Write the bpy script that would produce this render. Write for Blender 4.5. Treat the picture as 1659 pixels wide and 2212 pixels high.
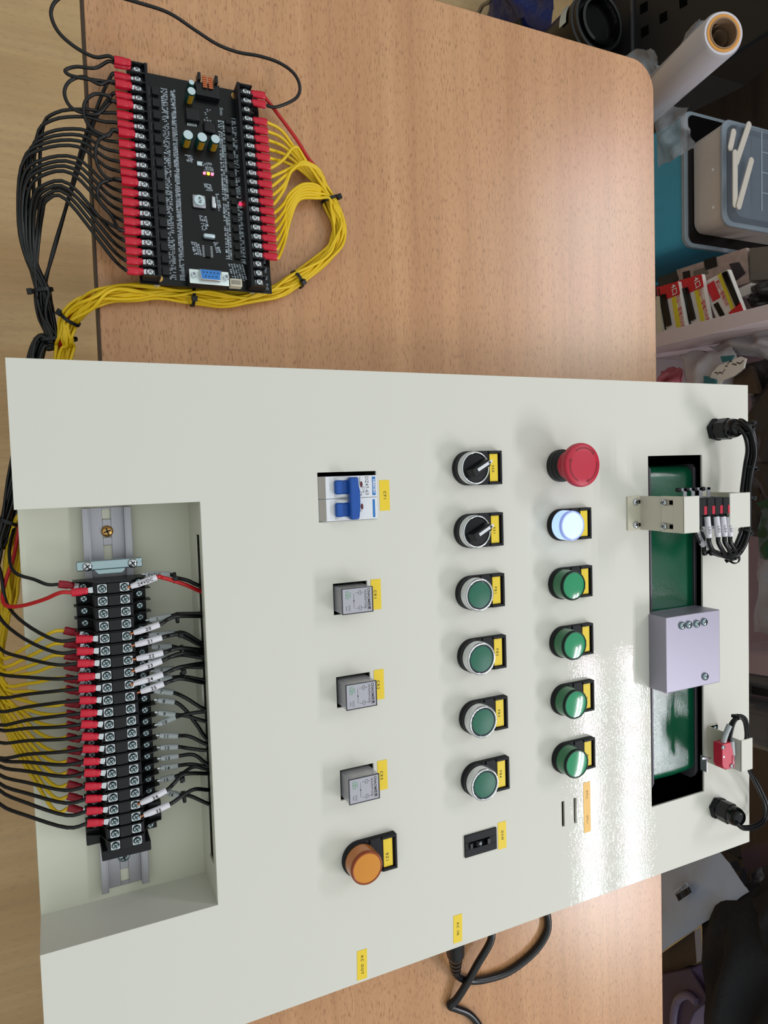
import bpy, math, random
from mathutils import Vector, Matrix
for _o in list(bpy.data.objects): bpy.data.objects.remove(_o)
SC = bpy.context.scene; COL = SC.collection
MM = 0.001
Z0 = 802.0          # height of the console top above the floor, in mm; all modelling below is in mm in the console's frame
# ---------------------------------------------------------------- camera
FPX = 1531.9
CAMR = ((0.03060451737638825, 0.9038577437387211, 0.4267370883807812),
        (0.9981197752399458, -0.050319672822813744, 0.03499778281498915),
        (0.053106287679694955, 0.42486363648887787, -0.9036982973306568))   # rows: image right, image down, view direction
CAMC = Vector((84.942, 22.186, 535.0))
cd = bpy.data.cameras.new('camera'); cam = bpy.data.objects.new('camera', cd); COL.objects.link(cam); SC.camera = cam
cd.sensor_fit = 'VERTICAL'; cd.sensor_height = 36.0; cd.lens = FPX / 2212.0 * 36.0
cd.clip_start = 0.01; cd.clip_end = 50
_r, _d, _f = (Vector(v) for v in CAMR)
_m = Matrix((_r, -_d, -_f)).transposed().to_4x4(); _m.translation = (CAMC + Vector((0, 0, Z0))) * MM
cam.matrix_world = _m
# ---------------------------------------------------------------- light
w = bpy.data.worlds.new('world'); SC.world = w; w.use_nodes = True
bg = w.node_tree.nodes['Background']; bg.inputs[1].default_value = 1.0
_n = w.node_tree.nodes; _tc = _n.new('ShaderNodeTexCoord'); _sx = _n.new('ShaderNodeSeparateXYZ'); _rp = _n.new('ShaderNodeValToRGB')   # pale ceiling above, darker walls around
w.node_tree.links.new(_tc.outputs['Generated'], _sx.inputs[0]); w.node_tree.links.new(_sx.outputs['Z'], _rp.inputs[0]); w.node_tree.links.new(_rp.outputs[0], bg.inputs[0])
_rp.color_ramp.elements[0].position = 0.12; _rp.color_ramp.elements[0].color = (.20, .19, .18, 1); _rp.color_ramp.elements[1].position = .75; _rp.color_ramp.elements[1].color = (.93, 1.0, .97, 1)
SC.view_settings.view_transform = 'Standard'; SC.view_settings.look = 'None'; SC.view_settings.gamma = 1
SC.view_settings.use_curve_mapping = False; SC.view_settings.exposure = -0.12
def tube_lamp(u0, u1, v, z, power, n=8, width=34):
    """one LED tube of the ceiling fitting, in short segments whose tint alternates"""
    for k in range(n):
        L = bpy.data.lights.new('tube_light', 'AREA'); L.shape = 'RECTANGLE'
        L.size = (u1 - u0) / n * MM; L.size_y = width * MM; L.energy = power / n
        L.color = ((1.0, .78, .92), (.80, 1.0, .98))[k % 2]
        o = bpy.data.objects.new('tube_light', L); COL.objects.link(o)
        o.location = Vector((u0 + (k + .5) * (u1 - u0) / n, v, z + Z0)) * MM
for vv in (1800, 2010):
    tube_lamp(790, 1950, vv, 1500, 20, 10)
    tube_lamp(-1150, -330, vv + 90, 1500, 8.5, 4)
# ---------------------------------------------------------------- photo point -> place in the room
def ray(px, py):
    d = Vector(((px - 829.5) / FPX, (py - 1106) / FPX, 1))
    return _r * d.x + _d * d.y + _f * d.z
def at(px, py, z):
    r = ray(px, py); t = (z - CAMC.z) / r.z; return CAMC + r * t
def atv(px, py, v):
    r = ray(px, py); t = (v - CAMC.y) / r.y; return CAMC + r * t
# ---------------------------------------------------------------- materials
MT = {}
def hexc(h):
    c = [int(h[i:i + 2], 16) / 255 for i in (0, 2, 4)]
    return tuple((x / 12.92 if x <= .04045 else ((x + .055) / 1.055) ** 2.4) for x in c) + (1,)
def mat(name, col, rough=.5, metal=0.0, spec=.5, trans=0.0, alpha=1.0, bump=None, coat=0.0, emit=None, vary=None, ior=1.45):
    m = bpy.data.materials.new(name); m.use_nodes = True; MT[name] = m
    nt = m.node_tree; b = nt.nodes['Principled BSDF']; N = nt.nodes.new; Lk = nt.links.new
    c = hexc(col) if isinstance(col, str) else col
    b.inputs['Base Color'].default_value = c; b.inputs['Roughness'].default_value = rough; b.inputs['Metallic'].default_value = metal
    b.inputs['Specular IOR Level'].default_value = spec; b.inputs['Transmission Weight'].default_value = trans
    b.inputs['Alpha'].default_value = alpha; b.inputs['Coat Weight'].default_value = coat; b.inputs['IOR'].default_value = ior
    if emit: b.inputs['Emission Color'].default_value = hexc(emit[0]); b.inputs['Emission Strength'].default_value = emit[1]
    tc = N('ShaderNodeTexCoord'); 
    if vary is None: vary = (60, .06)
    nz = N('ShaderNodeTexNoise'); nz.inputs['Scale'].default_value = vary[0]; nz.inputs['Detail'].default_value = 3
    Lk(tc.outputs['Object'], nz.inputs['Vector'])
    mr = N('ShaderNodeMapRange'); mr.inputs['To Min'].default_value = 1 - vary[1]; mr.inputs['To Max'].default_value = 1 + vary[1]
    Lk(nz.outputs['Fac'], mr.inputs['Value'])
    mx = N('ShaderNodeVectorMath'); mx.operation = 'SCALE'; mx.inputs[0].default_value = c[:3]; Lk(mr.outputs['Result'], mx.inputs['Scale'])
    Lk(mx.outputs['Vector'], b.inputs['Base Color'])
    if bump:
        n2 = N('ShaderNodeTexNoise'); n2.inputs['Scale'].default_value = bump[0]; n2.inputs['Detail'].default_value = 2
        Lk(tc.outputs['Object'], n2.inputs['Vector'])
        bp = N('ShaderNodeBump'); bp.inputs['Strength'].default_value = bump[1]; bp.inputs['Distance'].default_value = bump[2]
        Lk(n2.outputs['Fac'], bp.inputs['Height']); Lk(bp.outputs['Normal'], b.inputs['Normal'])
        if coat: Lk(bp.outputs['Normal'], b.inputs['Coat Normal'])
    return m
def wood(name, light, dark, streak, rough, axis='X', fleck=1.0, scale=1.0, spec=.5):
    m = bpy.data.materials.new(name); m.use_nodes = True; MT[name] = m
    nt = m.node_tree; b = nt.nodes['Principled BSDF']; N = nt.nodes.new; Lk = nt.links.new
    tc = N('ShaderNodeTexCoord')
    def noise(sx, sy, s, det, dist=0):
        mp = N('ShaderNodeMapping'); mp.inputs['Scale'].default_value = (sx, sy, 1) if axis == 'X' else (sy, sx, 1)
        n = N('ShaderNodeTexNoise'); n.inputs['Scale'].default_value = s * scale; n.inputs['Detail'].default_value = det; n.inputs['Distortion'].default_value = dist
        Lk(tc.outputs['Object'], mp.inputs['Vector']); Lk(mp.outputs['Vector'], n.inputs['Vector']); return n
    a = noise(.07, 1, 22, 4, .6); r1 = N('ShaderNodeValToRGB'); r1.color_ramp.elements[0].position = .3; r1.color_ramp.elements[1].position = .7
    r1.color_ramp.elements[0].color = hexc(dark); r1.color_ramp.elements[1].color = hexc(light); Lk(a.outputs['Fac'], r1.inputs['Fac'])
    f = noise(.2, 1, 820, 1, .1); r2 = N('ShaderNodeValToRGB'); r2.color_ramp.elements[0].position = .56; r2.color_ramp.elements[1].position = .70
    r2.color_ramp.elements[0].color = (0, 0, 0, 1); r2.color_ramp.elements[1].color = (fleck, fleck, fleck, 1); Lk(f.outputs['Fac'], r2.inputs['Fac'])
    mx = N('ShaderNodeMix'); mx.data_type = 'RGBA'; Lk(r2.outputs['Color'], mx.inputs['Factor']); Lk(r1.outputs['Color'], mx.inputs['A']); mx.inputs['B'].default_value = hexc(streak)
    g = noise(.03, 1, 190, 3, .3); mr = N('ShaderNodeMapRange'); mr.inputs['To Min'].default_value = .84; mr.inputs['To Max'].default_value = 1.15; Lk(g.outputs['Fac'], mr.inputs['Value'])
    sc = N('ShaderNodeVectorMath'); sc.operation = 'SCALE'; Lk(mx.outputs['Result'], sc.inputs[0]); Lk(mr.outputs['Result'], sc.inputs['Scale'])
    Lk(sc.outputs['Vector'], b.inputs['Base Color']); b.inputs['Roughness'].default_value = rough; b.inputs['Specular IOR Level'].default_value = spec
    return m
wood('beech', 'C19168', 'B07F57', '8A5D39', .27, 'X', .7)
wood('floor_wood', 'C2A173', 'AA8658', '937046', .4, 'Y', .25, .4)
wood('brown_wood', '4A382B', '2E221B', '1E1612', .5, 'X', .6)
mat('cream', 'D3D1C8', .03, spec=.15, bump=(380, 1.0, .000052), vary=(8, .012))
mat('cream_plain', 'C9C4B2', .35, vary=(20, .02)); mat('cream_inner', 'C8C8B8', .3, vary=(20, .02))
mat('black', '0E0F12', .38, spec=.4); mat('black_matte', '121217', .6, spec=.35); mat('black_gloss', '08080A', .15); mat('pitch', '030303', .8, spec=.05)
mat('cavity_shade', '030303', .9, spec=.0)  # near-black with no shine: shade inside openings put into the colour
mat('black_wire', '0B0B0D', .35, spec=.45); mat('yellow_wire', 'D9B410', .42); mat('red_wire', 'B4161C', .4)
mat('crimp_red', 'BC0F2C', .35, bump=(300, .3, .0006)); mat('crimp_dark', '8E0A20', .4)
mat('steel', 'C8CCD2', .22, 1.0); mat('steel_dull', 'A7A6AD', .42, .75, vary=(30, .05)); mat('chrome', 'D8DADE', .07, 1.0)
mat('zinc', '9FB2B8', .28, 1.0); mat('brass', 'C79A5A', .3, .9); mat('alu', '9D9AA8', .5, .7, bump=(120, .1, .0004), vary=(14, .05))
mat('yellow_label', 'E5C62A', .5, vary=(90, .03)); mat('orange_label', 'E7B557', .45); mat('ink', '1A1714', .6); mat('ink_soft', '6E5526', .6)
mat('green_cap', '17614B', .45, vary=(500, .14)); mat('green_lens', '058A5A', .12, coat=.5); mat('green_side', '0B6A3C', .2, coat=.5)
mat('green_rim', '05241A', .3, spec=.3); mat('amber_lens', 'CC8112', .15, coat=.5); mat('amber_side', 'B96A1C', .2, coat=.5); mat('amber_rim', '8A3A08', .25)
mat('white_lens', 'BFD6FF', .2, emit=('A8CCFF', .85)); mat('white_rim', 'A9B6EE', .1, emit=('7088E8', .35))
mat('stop_red', 'B91F38', .42, vary=(40, .02)); mat('stop_red_dark', '7E1020', .5)
mat('white_plastic', 'DADCE2', .35); mat('white', 'E6E6E6', .45); mat('white_sleeve', 'D6D4DC', .4); mat('grey_sleeve', 'A7ACAF', .45)
mat('grey_slope', 'B2ABA4', .4); mat('blue', '0F4BA0', .35); mat('blue_print', '1F70B8', .5); mat('maroon', '5B1620', .4)
mat('relay_clear', 'C7C6CE', .12, alpha=.55, spec=.6); mat('relay_face', 'ABA9B3', .25, vary=(60, .08)); mat('relay_edge', '2C2B36', .2)
mat('green_print', '2F9A4E', .5); mat('coil', '8C8678', .5)
mat('belt', '0B5238', .16, coat=.4, bump=(1400, .22, .0006), vary=(12, .08)); mat('rail_grey', '5C5860', .4, .3)
mat('pcb', '050709', .3, spec=.35, vary=(60, .1)); mat('silk', '9CA5AE', .6); mat('smd', '8D939B', .35, .3, vary=(400, .3)); mat('chip', '141518', .5, spec=.4)
mat('cap_can', '123A33', .3); mat('cap_top', 'BFD0D6', .3, .5); mat('gold', 'B78A1F', .35, .3); mat('copper', 'C97B55', .3, .9)
mat('led_red', 'FF2040', .3, emit=('FF1030', 9)); mat('led_pink', 'FF90A0', .3, emit=('FF5070', 4)); mat('led_yellow', 'FFE040', .3, emit=('FFD020', 5))
mat('nickel', 'E2EEEC', .3, .2); mat('db_blue', '2C73BE', .4); mat('ivory', 'C9C2AE', .45); mat('glass_tag', 'B0BEC8', .3)
mat('film', 'C4BFC6', .25, coat=.4, vary=(6, .05)); mat('orange_tape', 'C98A3A', .5); mat('cardboard', '8E7157', .7, vary=(60, .12)); mat('paper_brown', '7B6450', .7)
mat('clear_bag', 'A0A2A8', .12, alpha=.42, bump=(40, .9, .006), coat=.6); mat('clear_lid', '7E8694', .15, alpha=.38, coat=.4); mat('clear_rim', '9AA6B2', .15, alpha=.7, coat=.5)
mat('teal', '3AA0C4', .35); mat('grey_box', 'C4B8B0', .4); mat('navy', '14245E', .25, bump=(45, .8, .006)); mat('bin_black', '0C0C0E', .25)
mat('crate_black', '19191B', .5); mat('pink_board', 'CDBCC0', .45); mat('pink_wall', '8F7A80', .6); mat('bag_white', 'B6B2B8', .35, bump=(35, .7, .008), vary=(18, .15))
mat('bag_pink', 'B35C66', .4, bump=(60, .9, .006), vary=(30, .25)); mat('teal_tag', '27666E', .5); mat('red_card', 'C4242C', .45); mat('white_card', 'D8D0CA', .5); mat('yellow_card', 'D0C030', .5)
mat('photo_card', 'A8928C', .4, vary=(70, .5)); mat('grey_card', '6C665F', .5); mat('dark_wrap', '2B2626', .3, bump=(30, .9, .008), vary=(20, .25))
mat('green_bag', '10402C', .25, bump=(30, .8, .006)); mat('smoke_plastic', '4C4B4E', .2, alpha=.75, coat=.4); mat('poly_pack', 'A3B0C6', .28, coat=.4, bump=(25, .5, .005), vary=(12, .12))
mat('cloth_black', '15151A', .85, bump=(120, .6, .003), vary=(25, .25)); mat('purple_box', '43344C', .35); mat('purple_rim', '6A5F78', .3); mat('foam_stick', 'C3BAAF', .55)
mat('dull_strap', '463034', .5); mat('wall_dark', '211B1A', .8); mat('edge_dark', '3A2E2A', .6); mat('cord', '101013', .3); mat('hose', '8F8C88', .3, .8)
# ---------------------------------------------------------------- mesh builder (mm)
class MB:
    def __init__(s): s.v = []; s.f = []; s.m = []
    def add(s, vs, fs, mi=0):
        k = len(s.v); s.v += [Vector(p) for p in vs]; s.f += [tuple(i + k for i in f) for f in fs]; s.m += [mi] * len(fs); return s
    def box(s, x0, x1, y0, y1, z0, z1, mi=0):
        return s.add([(x0, y0, z0), (x1, y0, z0), (x1, y1, z0), (x0, y1, z0), (x0, y0, z1), (x1, y0, z1), (x1, y1, z1), (x0, y1, z1)],
                     [(0, 3, 2, 1), (4, 5, 6, 7), (0, 1, 5, 4), (1, 2, 6, 5), (2, 3, 7, 6), (3, 0, 4, 7)], mi)
    def cbox(s, x, y, z, dx, dy, dz, mi=0): return s.box(x - dx / 2, x + dx / 2, y - dy / 2, y + dy / 2, z, z + dz, mi)
    def lathe(s, prof, c=(0, 0, 0), n=32, mi=0, cap=True, ph=0.0):
        vs = []; fs = []; m = len(prof)
        for j in range(n):
            a = 2 * math.pi * j / n + ph
            for r, z in prof: vs.append((c[0] + r * math.cos(a), c[1] + r * math.sin(a), c[2] + z))
        for j in range(n):
            k = (j + 1) % n
            for i in range(m - 1): fs.append((j * m + i, k * m + i, k * m + i + 1, j * m + i + 1))
        if cap: fs.append(tuple(j * m for j in reversed(range(n)))); fs.append(tuple(j * m + m - 1 for j in range(n)))
        return s.add(vs, fs, mi)
    def prism(s, poly, z0, z1, mi=0, taper=0):
        n = len(poly); cx = sum(p[0] for p in poly) / n; cy = sum(p[1] for p in poly) / n
        top = [(cx + (x - cx) * (1 - taper), cy + (y - cy) * (1 - taper), z1) for x, y in poly]
        a = sum(poly[i][0] * poly[(i + 1) % n][1] - poly[(i + 1) % n][0] * poly[i][1] for i in range(n))
        vs = [(x, y, z0) for x, y in poly] + top
        fs = [tuple(reversed(range(n))), tuple(range(n, 2 * n))] + [(i, (i + 1) % n, (i + 1) % n + n, i + n) for i in range(n)]
        if a < 0: fs = [tuple(reversed(f)) for f in fs]
        return s.add(vs, fs, mi)
    def tube(s, pts, r, n=8, mi=0, cap=True):
        P = [Vector(p) for p in pts]; m = len(P); vs = []; fs = []
        rr = r if isinstance(r, (list, tuple)) else [r] * m
        T = [(P[min(i + 1, m - 1)] - P[max(i - 1, 0)]).normalized() for i in range(m)]
        up = Vector((0, 0, 1)) if abs(T[0].z) < .9 else Vector((1, 0, 0))
        nr = (up - T[0] * up.dot(T[0])).normalized()
        for i in range(m):
            nr = (nr - T[i] * nr.dot(T[i])).normalized(); b = T[i].cross(nr)
            for j in range(n):
                a = 2 * math.pi * j / n; vs.append(P[i] + (nr * math.cos(a) + b * math.sin(a)) * rr[i])
        for i in range(m - 1):
            for j in range(n):
                k = (j + 1) % n; fs.append((i * n + j, i * n + k, (i + 1) * n + k, (i + 1) * n + j))
        if cap: fs.append(tuple(reversed(range(n)))); fs.append(tuple((m - 1) * n + j for j in range(n)))
        return s.add(vs, fs, mi)
    def xf(s, M, k=0):
        for i in range(k, len(s.v)): s.v[i] = M @ s.v[i]
        return s
    def build(s, name, mats, parent=None, loc=(0, 0, 0), smooth=True, bevel=0, seg=2, ang=35, rot=None):
        me = bpy.data.meshes.new(name); me.from_pydata([tuple(v * MM) for v in s.v], [], s.f)
        for m in (mats if isinstance(mats, (list, tuple)) else [mats]): me.materials.append(MT[m])
        me.polygons.foreach_set('material_index', s.m)
        if smooth:
            me.polygons.foreach_set('use_smooth', [True] * len(me.polygons)); me.set_sharp_from_angle(angle=math.radians(ang))
        me.update()
        o = bpy.data.objects.new(name, me); COL.objects.link(o); put(o, parent, loc, rot)
        if bevel:
            b = o.modifiers.new('bevel', 'BEVEL'); b.width = bevel * MM; b.segments = seg; b.limit_method = 'ANGLE'; b.angle_limit = math.radians(40)
        return o
def put(o, parent, loc, rot=None):
    l = Vector(loc) * MM
    if parent is None: l.z += Z0 * MM
    o.location = l
    if rot is not None: o.rotation_euler = rot
    if parent is not None: o.parent = parent
def tag(o, label, cat, group=None, kind=None):
    o['label'] = label; o['category'] = cat
    if group: o['group'] = group
    if kind: o['kind'] = kind
    return o
def empty(name, loc, label, cat, group=None, rot=None, mw=None):
    o = bpy.data.objects.new(name, None); COL.objects.link(o); o.empty_display_size = .01; put(o, None, loc, rot)
    if mw is not None: o.matrix_world = mw
    return tag(o, label, cat, group)
_txt = {}
def text(s, size, m, parent, loc, rot=None, name='lettering', sp=1.1, align='CENTER', bold=0.0):
    key = (s, size, sp, align, m, bold)
    if key not in _txt:
        c = bpy.data.curves.new('t', 'FONT'); c.body = s; c.size = size * MM * 1.38; c.space_character = sp; c.align_x = align; c.align_y = 'CENTER'; c.offset = bold * MM; c.resolution_u = 3
        c.extrude = .03 * MM
        t = bpy.data.objects.new('t', c); COL.objects.link(t); bpy.context.view_layer.update()
        me = bpy.data.meshes.new_from_object(t.evaluated_get(bpy.context.evaluated_depsgraph_get())); me.materials.clear(); me.materials.append(MT[m]); me.name = 'lettering'
        bpy.data.objects.remove(t); _txt[key] = me
    o = bpy.data.objects.new(name, _txt[key]); COL.objects.link(o); put(o, parent, loc, rot); return o
def copy_tree(o, parent=None):
    c = o.copy(); COL.objects.link(c)
    if parent is not None: c.parent = parent; c.matrix_parent_inverse = o.matrix_parent_inverse
    for ch in list(o.children): copy_tree(ch, c)
    return c
def smooth_path(P, n=6):
    P = [Vector(p) for p in P]; Q = [P[0] * 2 - P[1]] + P + [P[-1] * 2 - P[-2]]; out = []
    for i in range(1, len(Q) - 2):
        a, b, c, d = Q[i - 1:i + 3]
        for k in range(n):
            t = k / n
            out.append(.5 * (2 * b + (c - a) * t + (2 * a - 5 * b + 4 * c - d) * t * t + (3 * b - a - 3 * c + d) * t ** 3))
    return out + [P[-1]]
def basis(o, x, up=(0, 0, 1)):
    x = Vector(x).normalized(); up = Vector(up); z = (up - x * up.dot(x)).normalized(); y = z.cross(x)
    M = Matrix((x, y, z)).transposed().to_4x4(); M.translation = Vector(o); return M
ORD = 'first second third fourth fifth sixth seventh eighth ninth tenth eleventh twelfth thirteenth fourteenth fifteenth sixteenth seventeenth eighteenth nineteenth twentieth twenty-first twenty-second'.split()
R = random.Random(7)
PI = math.pi
# ================================================================ the setting
o = MB().box(-1500, 1800, -1600, 1600, -Z0 - 20, -Z0).build('floor', 'floor_wood', smooth=False); o['kind'] = 'structure'
o = MB().box(-1500, 1800, 1600, 1640, -Z0, 900).build('wall_back', 'wall_dark', smooth=False); o['kind'] = 'structure'
# ================================================================ desk
DT = -62.0
desk = empty('desk', (270, 350, -Z0), 'light beech-veneer desk under the cream console and the circuit board', 'desk')
dz = Z0
def dl(x, y, z): return (x - 270, y - 350, z + Z0)
poly = []
u0, u1, v0, v1, rc = -357.5, 1500, 64.2, 647.5, 30  # unseen right end drawn out long to shade the floor in front
poly = [(u0, v0), (u1, v0), (u1, v1)] + [(u0 + rc - rc * math.sin(a), v1 - rc + rc * math.cos(a)) for a in [k * PI / 16 for k in range(9)]]
MB().prism(poly, DT - 25, DT).build('tabletop', 'beech', desk, (-270, -350, Z0), bevel=.8)
MB().prism([(u0 - .6, v0 - 1.2), (u1, v0 - 1.2), (u1, v0 - .1), (u0 - .6, v0 - .1)], DT - 25, DT - .3).build('edge_band', 'edge_dark', desk, (-270, -350, Z0))
for x in (u0 + 60, u1 - 60):
    for y in (v0 + 170, v1 - 60):
        MB().cbox(x - 270, y - 350, 0, 40, 40, Z0 + DT - 25).build('leg', 'edge_dark', desk, bevel=2)
# ================================================================ console
CON = empty('control_console', (256, 358, DT), 'large cream steel console with push buttons, relays and a front wiring recess, lying on desk', 'control panel')
CO = (-256, -358, -DT)
UW, VW = 512.1, 717.3
r1, r2, rv, rd = 101.2, 410.5, 123.0, 50.9
holes = [(82, 121.8, 216, 267.5), (172.4, 198, 226, 256.2), (249.2, 274.8, 226, 256.2), (327, 352.4, 226.5, 256.7), (405.3, 430.3, 453.4, 456.8), (405.3, 430.5, 468, 471.4), (74.75, 438, 569.9, 646.1)]
def plate_cells(cu, cv, inside):
    cu = sorted(set(cu)); cv = sorted(set(cv)); return cu, cv, [[inside((a + b) / 2, (c + d) / 2) for c, d in zip(cv, cv[1:])] for a, b in zip(cu, cu[1:])]
cu = [0, r1, r2, UW]; cv = [0, rv, VW]
for h in holes: cu += h[:2]; cv += h[2:]
def region(x, y):
    if x < 0 or y < 0 or x > UW or y > VW: return 2
    if r1 < x < r2 and y < rv: return 3
    for h in holes:
        if h[0] < x < h[1] and h[2] < y < h[3]: return 4
    return 1
cu = sorted(set(cu)); cv = sorted(set(cv)); vid = {}; mb = MB()
def vv_(i, j, z):
    k = (i, j, z)
    if k not in vid: vid[k] = len(mb.v); mb.v.append(Vector((cu[i], cv[j], z)))
    return vid[k]
def reg(i, j):
    if i < 0 or j < 0 or i >= len(cu) - 1 or j >= len(cv) - 1: return 2
    return region((cu[i] + cu[i + 1]) / 2, (cv[j] + cv[j + 1]) / 2)
for i in range(len(cu) - 1):
    for j in range(len(cv) - 1):
        if reg(i, j) != 1: continue
        mb.f.append((vv_(i, j, 0), vv_(i + 1, j, 0), vv_(i + 1, j + 1, 0), vv_(i, j + 1, 0))); mb.m.append(0)
        for (di, dj, a, b) in ((-1, 0, (i, j + 1), (i, j)), (1, 0, (i + 1, j), (i + 1, j + 1)), (0, -1, (i, j), (i + 1, j)), (0, 1, (i + 1, j + 1), (i, j + 1))):
            g = reg(i + di, j + dj)
            if g == 1: continue
            zb = {2: DT + 1, 3: -rd, 4: -2.0}[g]
            if g == 3 and dj == -1: zb = -2.0
            mb.f.append((vv_(*b, 0), vv_(*a, 0), vv_(*a, zb), vv_(*b, zb))); mb.m.append(0)
mb.build('face_panel', 'cream', CON, CO, bevel=1.6, seg=3, ang=40)
# recess: floor, back wall with the wire slot
MB().box(r1 - 1, r2 + 1, 0, rv + 1, -rd - 1.5, -rd).box(r1, r2, 0, 1.2, DT + 1, -rd - 1.5).build('recess_floor', 'cream_inner', CON, CO, bevel=.5)
b = MB(); s0, s1, sz0, sz1 = 126.5, 383, -25.5, -9.0
b.box(r1, r2, rv - .2, rv + 1.2, -rd, sz0).box(r1, s0, rv - .2, rv + 1.2, sz0, sz1).box(s1, r2, rv - .2, rv + 1.2, sz0, sz1).box(r1, r2, rv - .2, rv + 1.2, sz1, -1.6)
b.build('recess_wall', 'cream_inner', CON, CO, smooth=False)
MB().box(s0 - 8, s1 + 8, rv + 10, rv + 40, -40, -6).build('wire_slot_shade', 'cavity_shade', CON, CO, smooth=False)  # added black block, its colour stands for the shade behind the wire slot
MB().box(1, UW - 1, 124, VW - 1, DT, DT + 1.5).build('base_plate', 'cream_plain', CON, CO, smooth=False)
MB().box(62, 505, 556, 712, -58, -46).build('slot_shade', 'cavity_shade', CON, CO, smooth=False)  # added black liner that paints the dark interior below the long slot
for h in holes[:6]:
    MB().box(h[0] - 24, h[1] + 24, h[2] - 7, h[3] + 7, -45, -40).build('hole_shade', 'cavity_shade', CON, CO, smooth=False)  # added black sheets so the console inside looks unlit through the cut-outs
# ================================================================ green belt conveyor in the long slot
CV = empty('belt_conveyor', (256, 612, DT + 4), 'green glossy belt conveyor running inside the long slot of the console', 'conveyor')
b = MB(); ua, ub, zr, zt = 97, 410, 12, -12
prof = []
for k in range(11):
    a = PI / 2 + PI * k / 10; prof.append((ua + zr * math.cos(a), zt - zr + zr * math.sin(a)))
for k in range(11):
    a = -PI / 2 + PI * k / 10; prof.append((ub + zr * math.cos(a), zt - zr + zr * math.sin(a)))
n = len(prof); ys = [585, 615, 645]
for yy in ys:
    for x, z in prof: b.v.append(Vector((x, yy, z + (1.2 if yy == 615 and z > -20 else 0))))
for q in range(2):
    for i in range(n):
        k = (i + 1) % n; b.f.append((q * n + i, q * n + k, (q + 1) * n + k, (q + 1) * n + i)); b.m.append(0)
b.build('belt', 'belt', CV, (-256, -612, -DT - 4), ang=60)
for y0, y1, zz in ((581.5, 584, -10), (646.5, 650, -11)):
    MB().prism([(84, -46), (430, -46), (430, zz - 8), (426, zz - 3), (420, zz), (88, zz), (84, zz - 4)], y0, y1).xf(Matrix(((1, 0, 0, 0), (0, 0, 1, 0), (0, 1, 0, 0), (0, 0, 0, 1)))).build('side_rail', 'rail_grey', CV, (-256, -612, -DT - 4), bevel=.5)
MB().tube([(ua, 581, zt - zr), (ua, 650, zt - zr)], 10, 16).build('roller', 'steel_dull', CV, (-256, -612, -DT - 4))
MB().tube([(ub, 581, zt - zr), (ub, 650, zt - zr)], 10, 16).build('roller', 'steel_dull', CV, (-256, -612, -DT - 4))
# ================================================================ screws
def cross_screw(name, parent, loc, r=3.0, m='steel', h=1.6, rot=0.3, mats2='chip'):
    b = MB(); b.lathe([(r, 0), (r, h * .4), (r * .8, h * .85), (r * .35, h)], n=20, mi=0)
    for a in (rot, rot + PI / 2):
        k = len(b.v); b.box(-r * .62, r * .62, -r * .12, r * .12, h * .9, h * 1.04, 1); b.xf(Matrix.Rotation(a, 4, 'Z'), k)
    return b.build(name, [m, mats2], parent, loc, ang=50)
# ================================================================ aluminium block
BL = MB().box(-38.2, 38.2, -38.1, 38.1, -9, 22.4).build('aluminium_block', 'alu', None, (273.8, 606.3, 0), bevel=.8)
tag(BL, 'bare aluminium block with five cross-head screws bridging the long slot', 'metal block')
for i, (px, py) in enumerate([(1475, 1352), (1490, 1350), (1507, 1348), (1523, 1344), (1525, 1462)]):
    p = at(px, py, 24); sc_ = cross_screw('screw', BL, (p.x - 273.8, p.y - 606.3, 22.4), 4.0, 'zinc', 2.8, .3 + i)
# ================================================================ D-shaped holders
def d_poly(r=15, top=33.4, w=15, n=18, inset=0):
    P = [(w - inset, top - inset)]
    P += [(-(w - inset), top - inset)]
    P += [((r - inset) * math.cos(a), (r - inset) * math.sin(a)) for a in [PI + PI * k / n for k in range(n + 1)]]
    return P
def holder(parent, txt, label_mat='yellow_label', tx=0):
    b = MB().prism(d_poly(), 0, 4.2)
    b.prism([(-15, 9), (15, 9), (15, 19.5), (-15, 19.5)], 4.2, 5.4)
    b.box(-15, -12.6, 19.5, 33.4, 4.2, 6.6).box(12.6, 15, 19.5, 33.4, 4.2, 6.6).box(-12.6, 12.6, 31.2, 33.4, 4.2, 6.6)
    b.build('label_holder', 'black_matte', parent, bevel=.5)
    MB().box(-12.2, 12.2, 21.4, 29.8, 4.3, 4.7).build('name_label', label_mat, parent, smooth=False)
    if txt: text(txt, 2.5, 'ink', parent, (tx, 24.6, 4.76), sp=1.4, bold=.04)
def push_button(u, v, txt, label):
    t = empty('push_button', (u, v, 0), label, 'push button', 'green push buttons in chrome rings')
    holder(t, txt)
    MB().lathe([(14.6, 4), (15.0, 7.6)], n=40).build('collar', 'black', t)
    MB().lathe([(14.3, 7.4), (14.5, 15.6), (14.2, 17), (13.5, 17.6), (12.6, 17.4), (12.2, 16.4), (12.0, 14)], n=48, cap=False).build('chrome_ring', 'chrome', t, ang=60)
    MB().lathe([(12.1, 12), (12.1, 16.2), (11.3, 16.6)], n=40).build('bezel', 'relay_edge', t)
    MB().lathe([(11.2, 12), (11.2, 16.8), (10.6, 17.0)], n=40).build('button_cap', 'green_cap', t)
    return t
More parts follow.
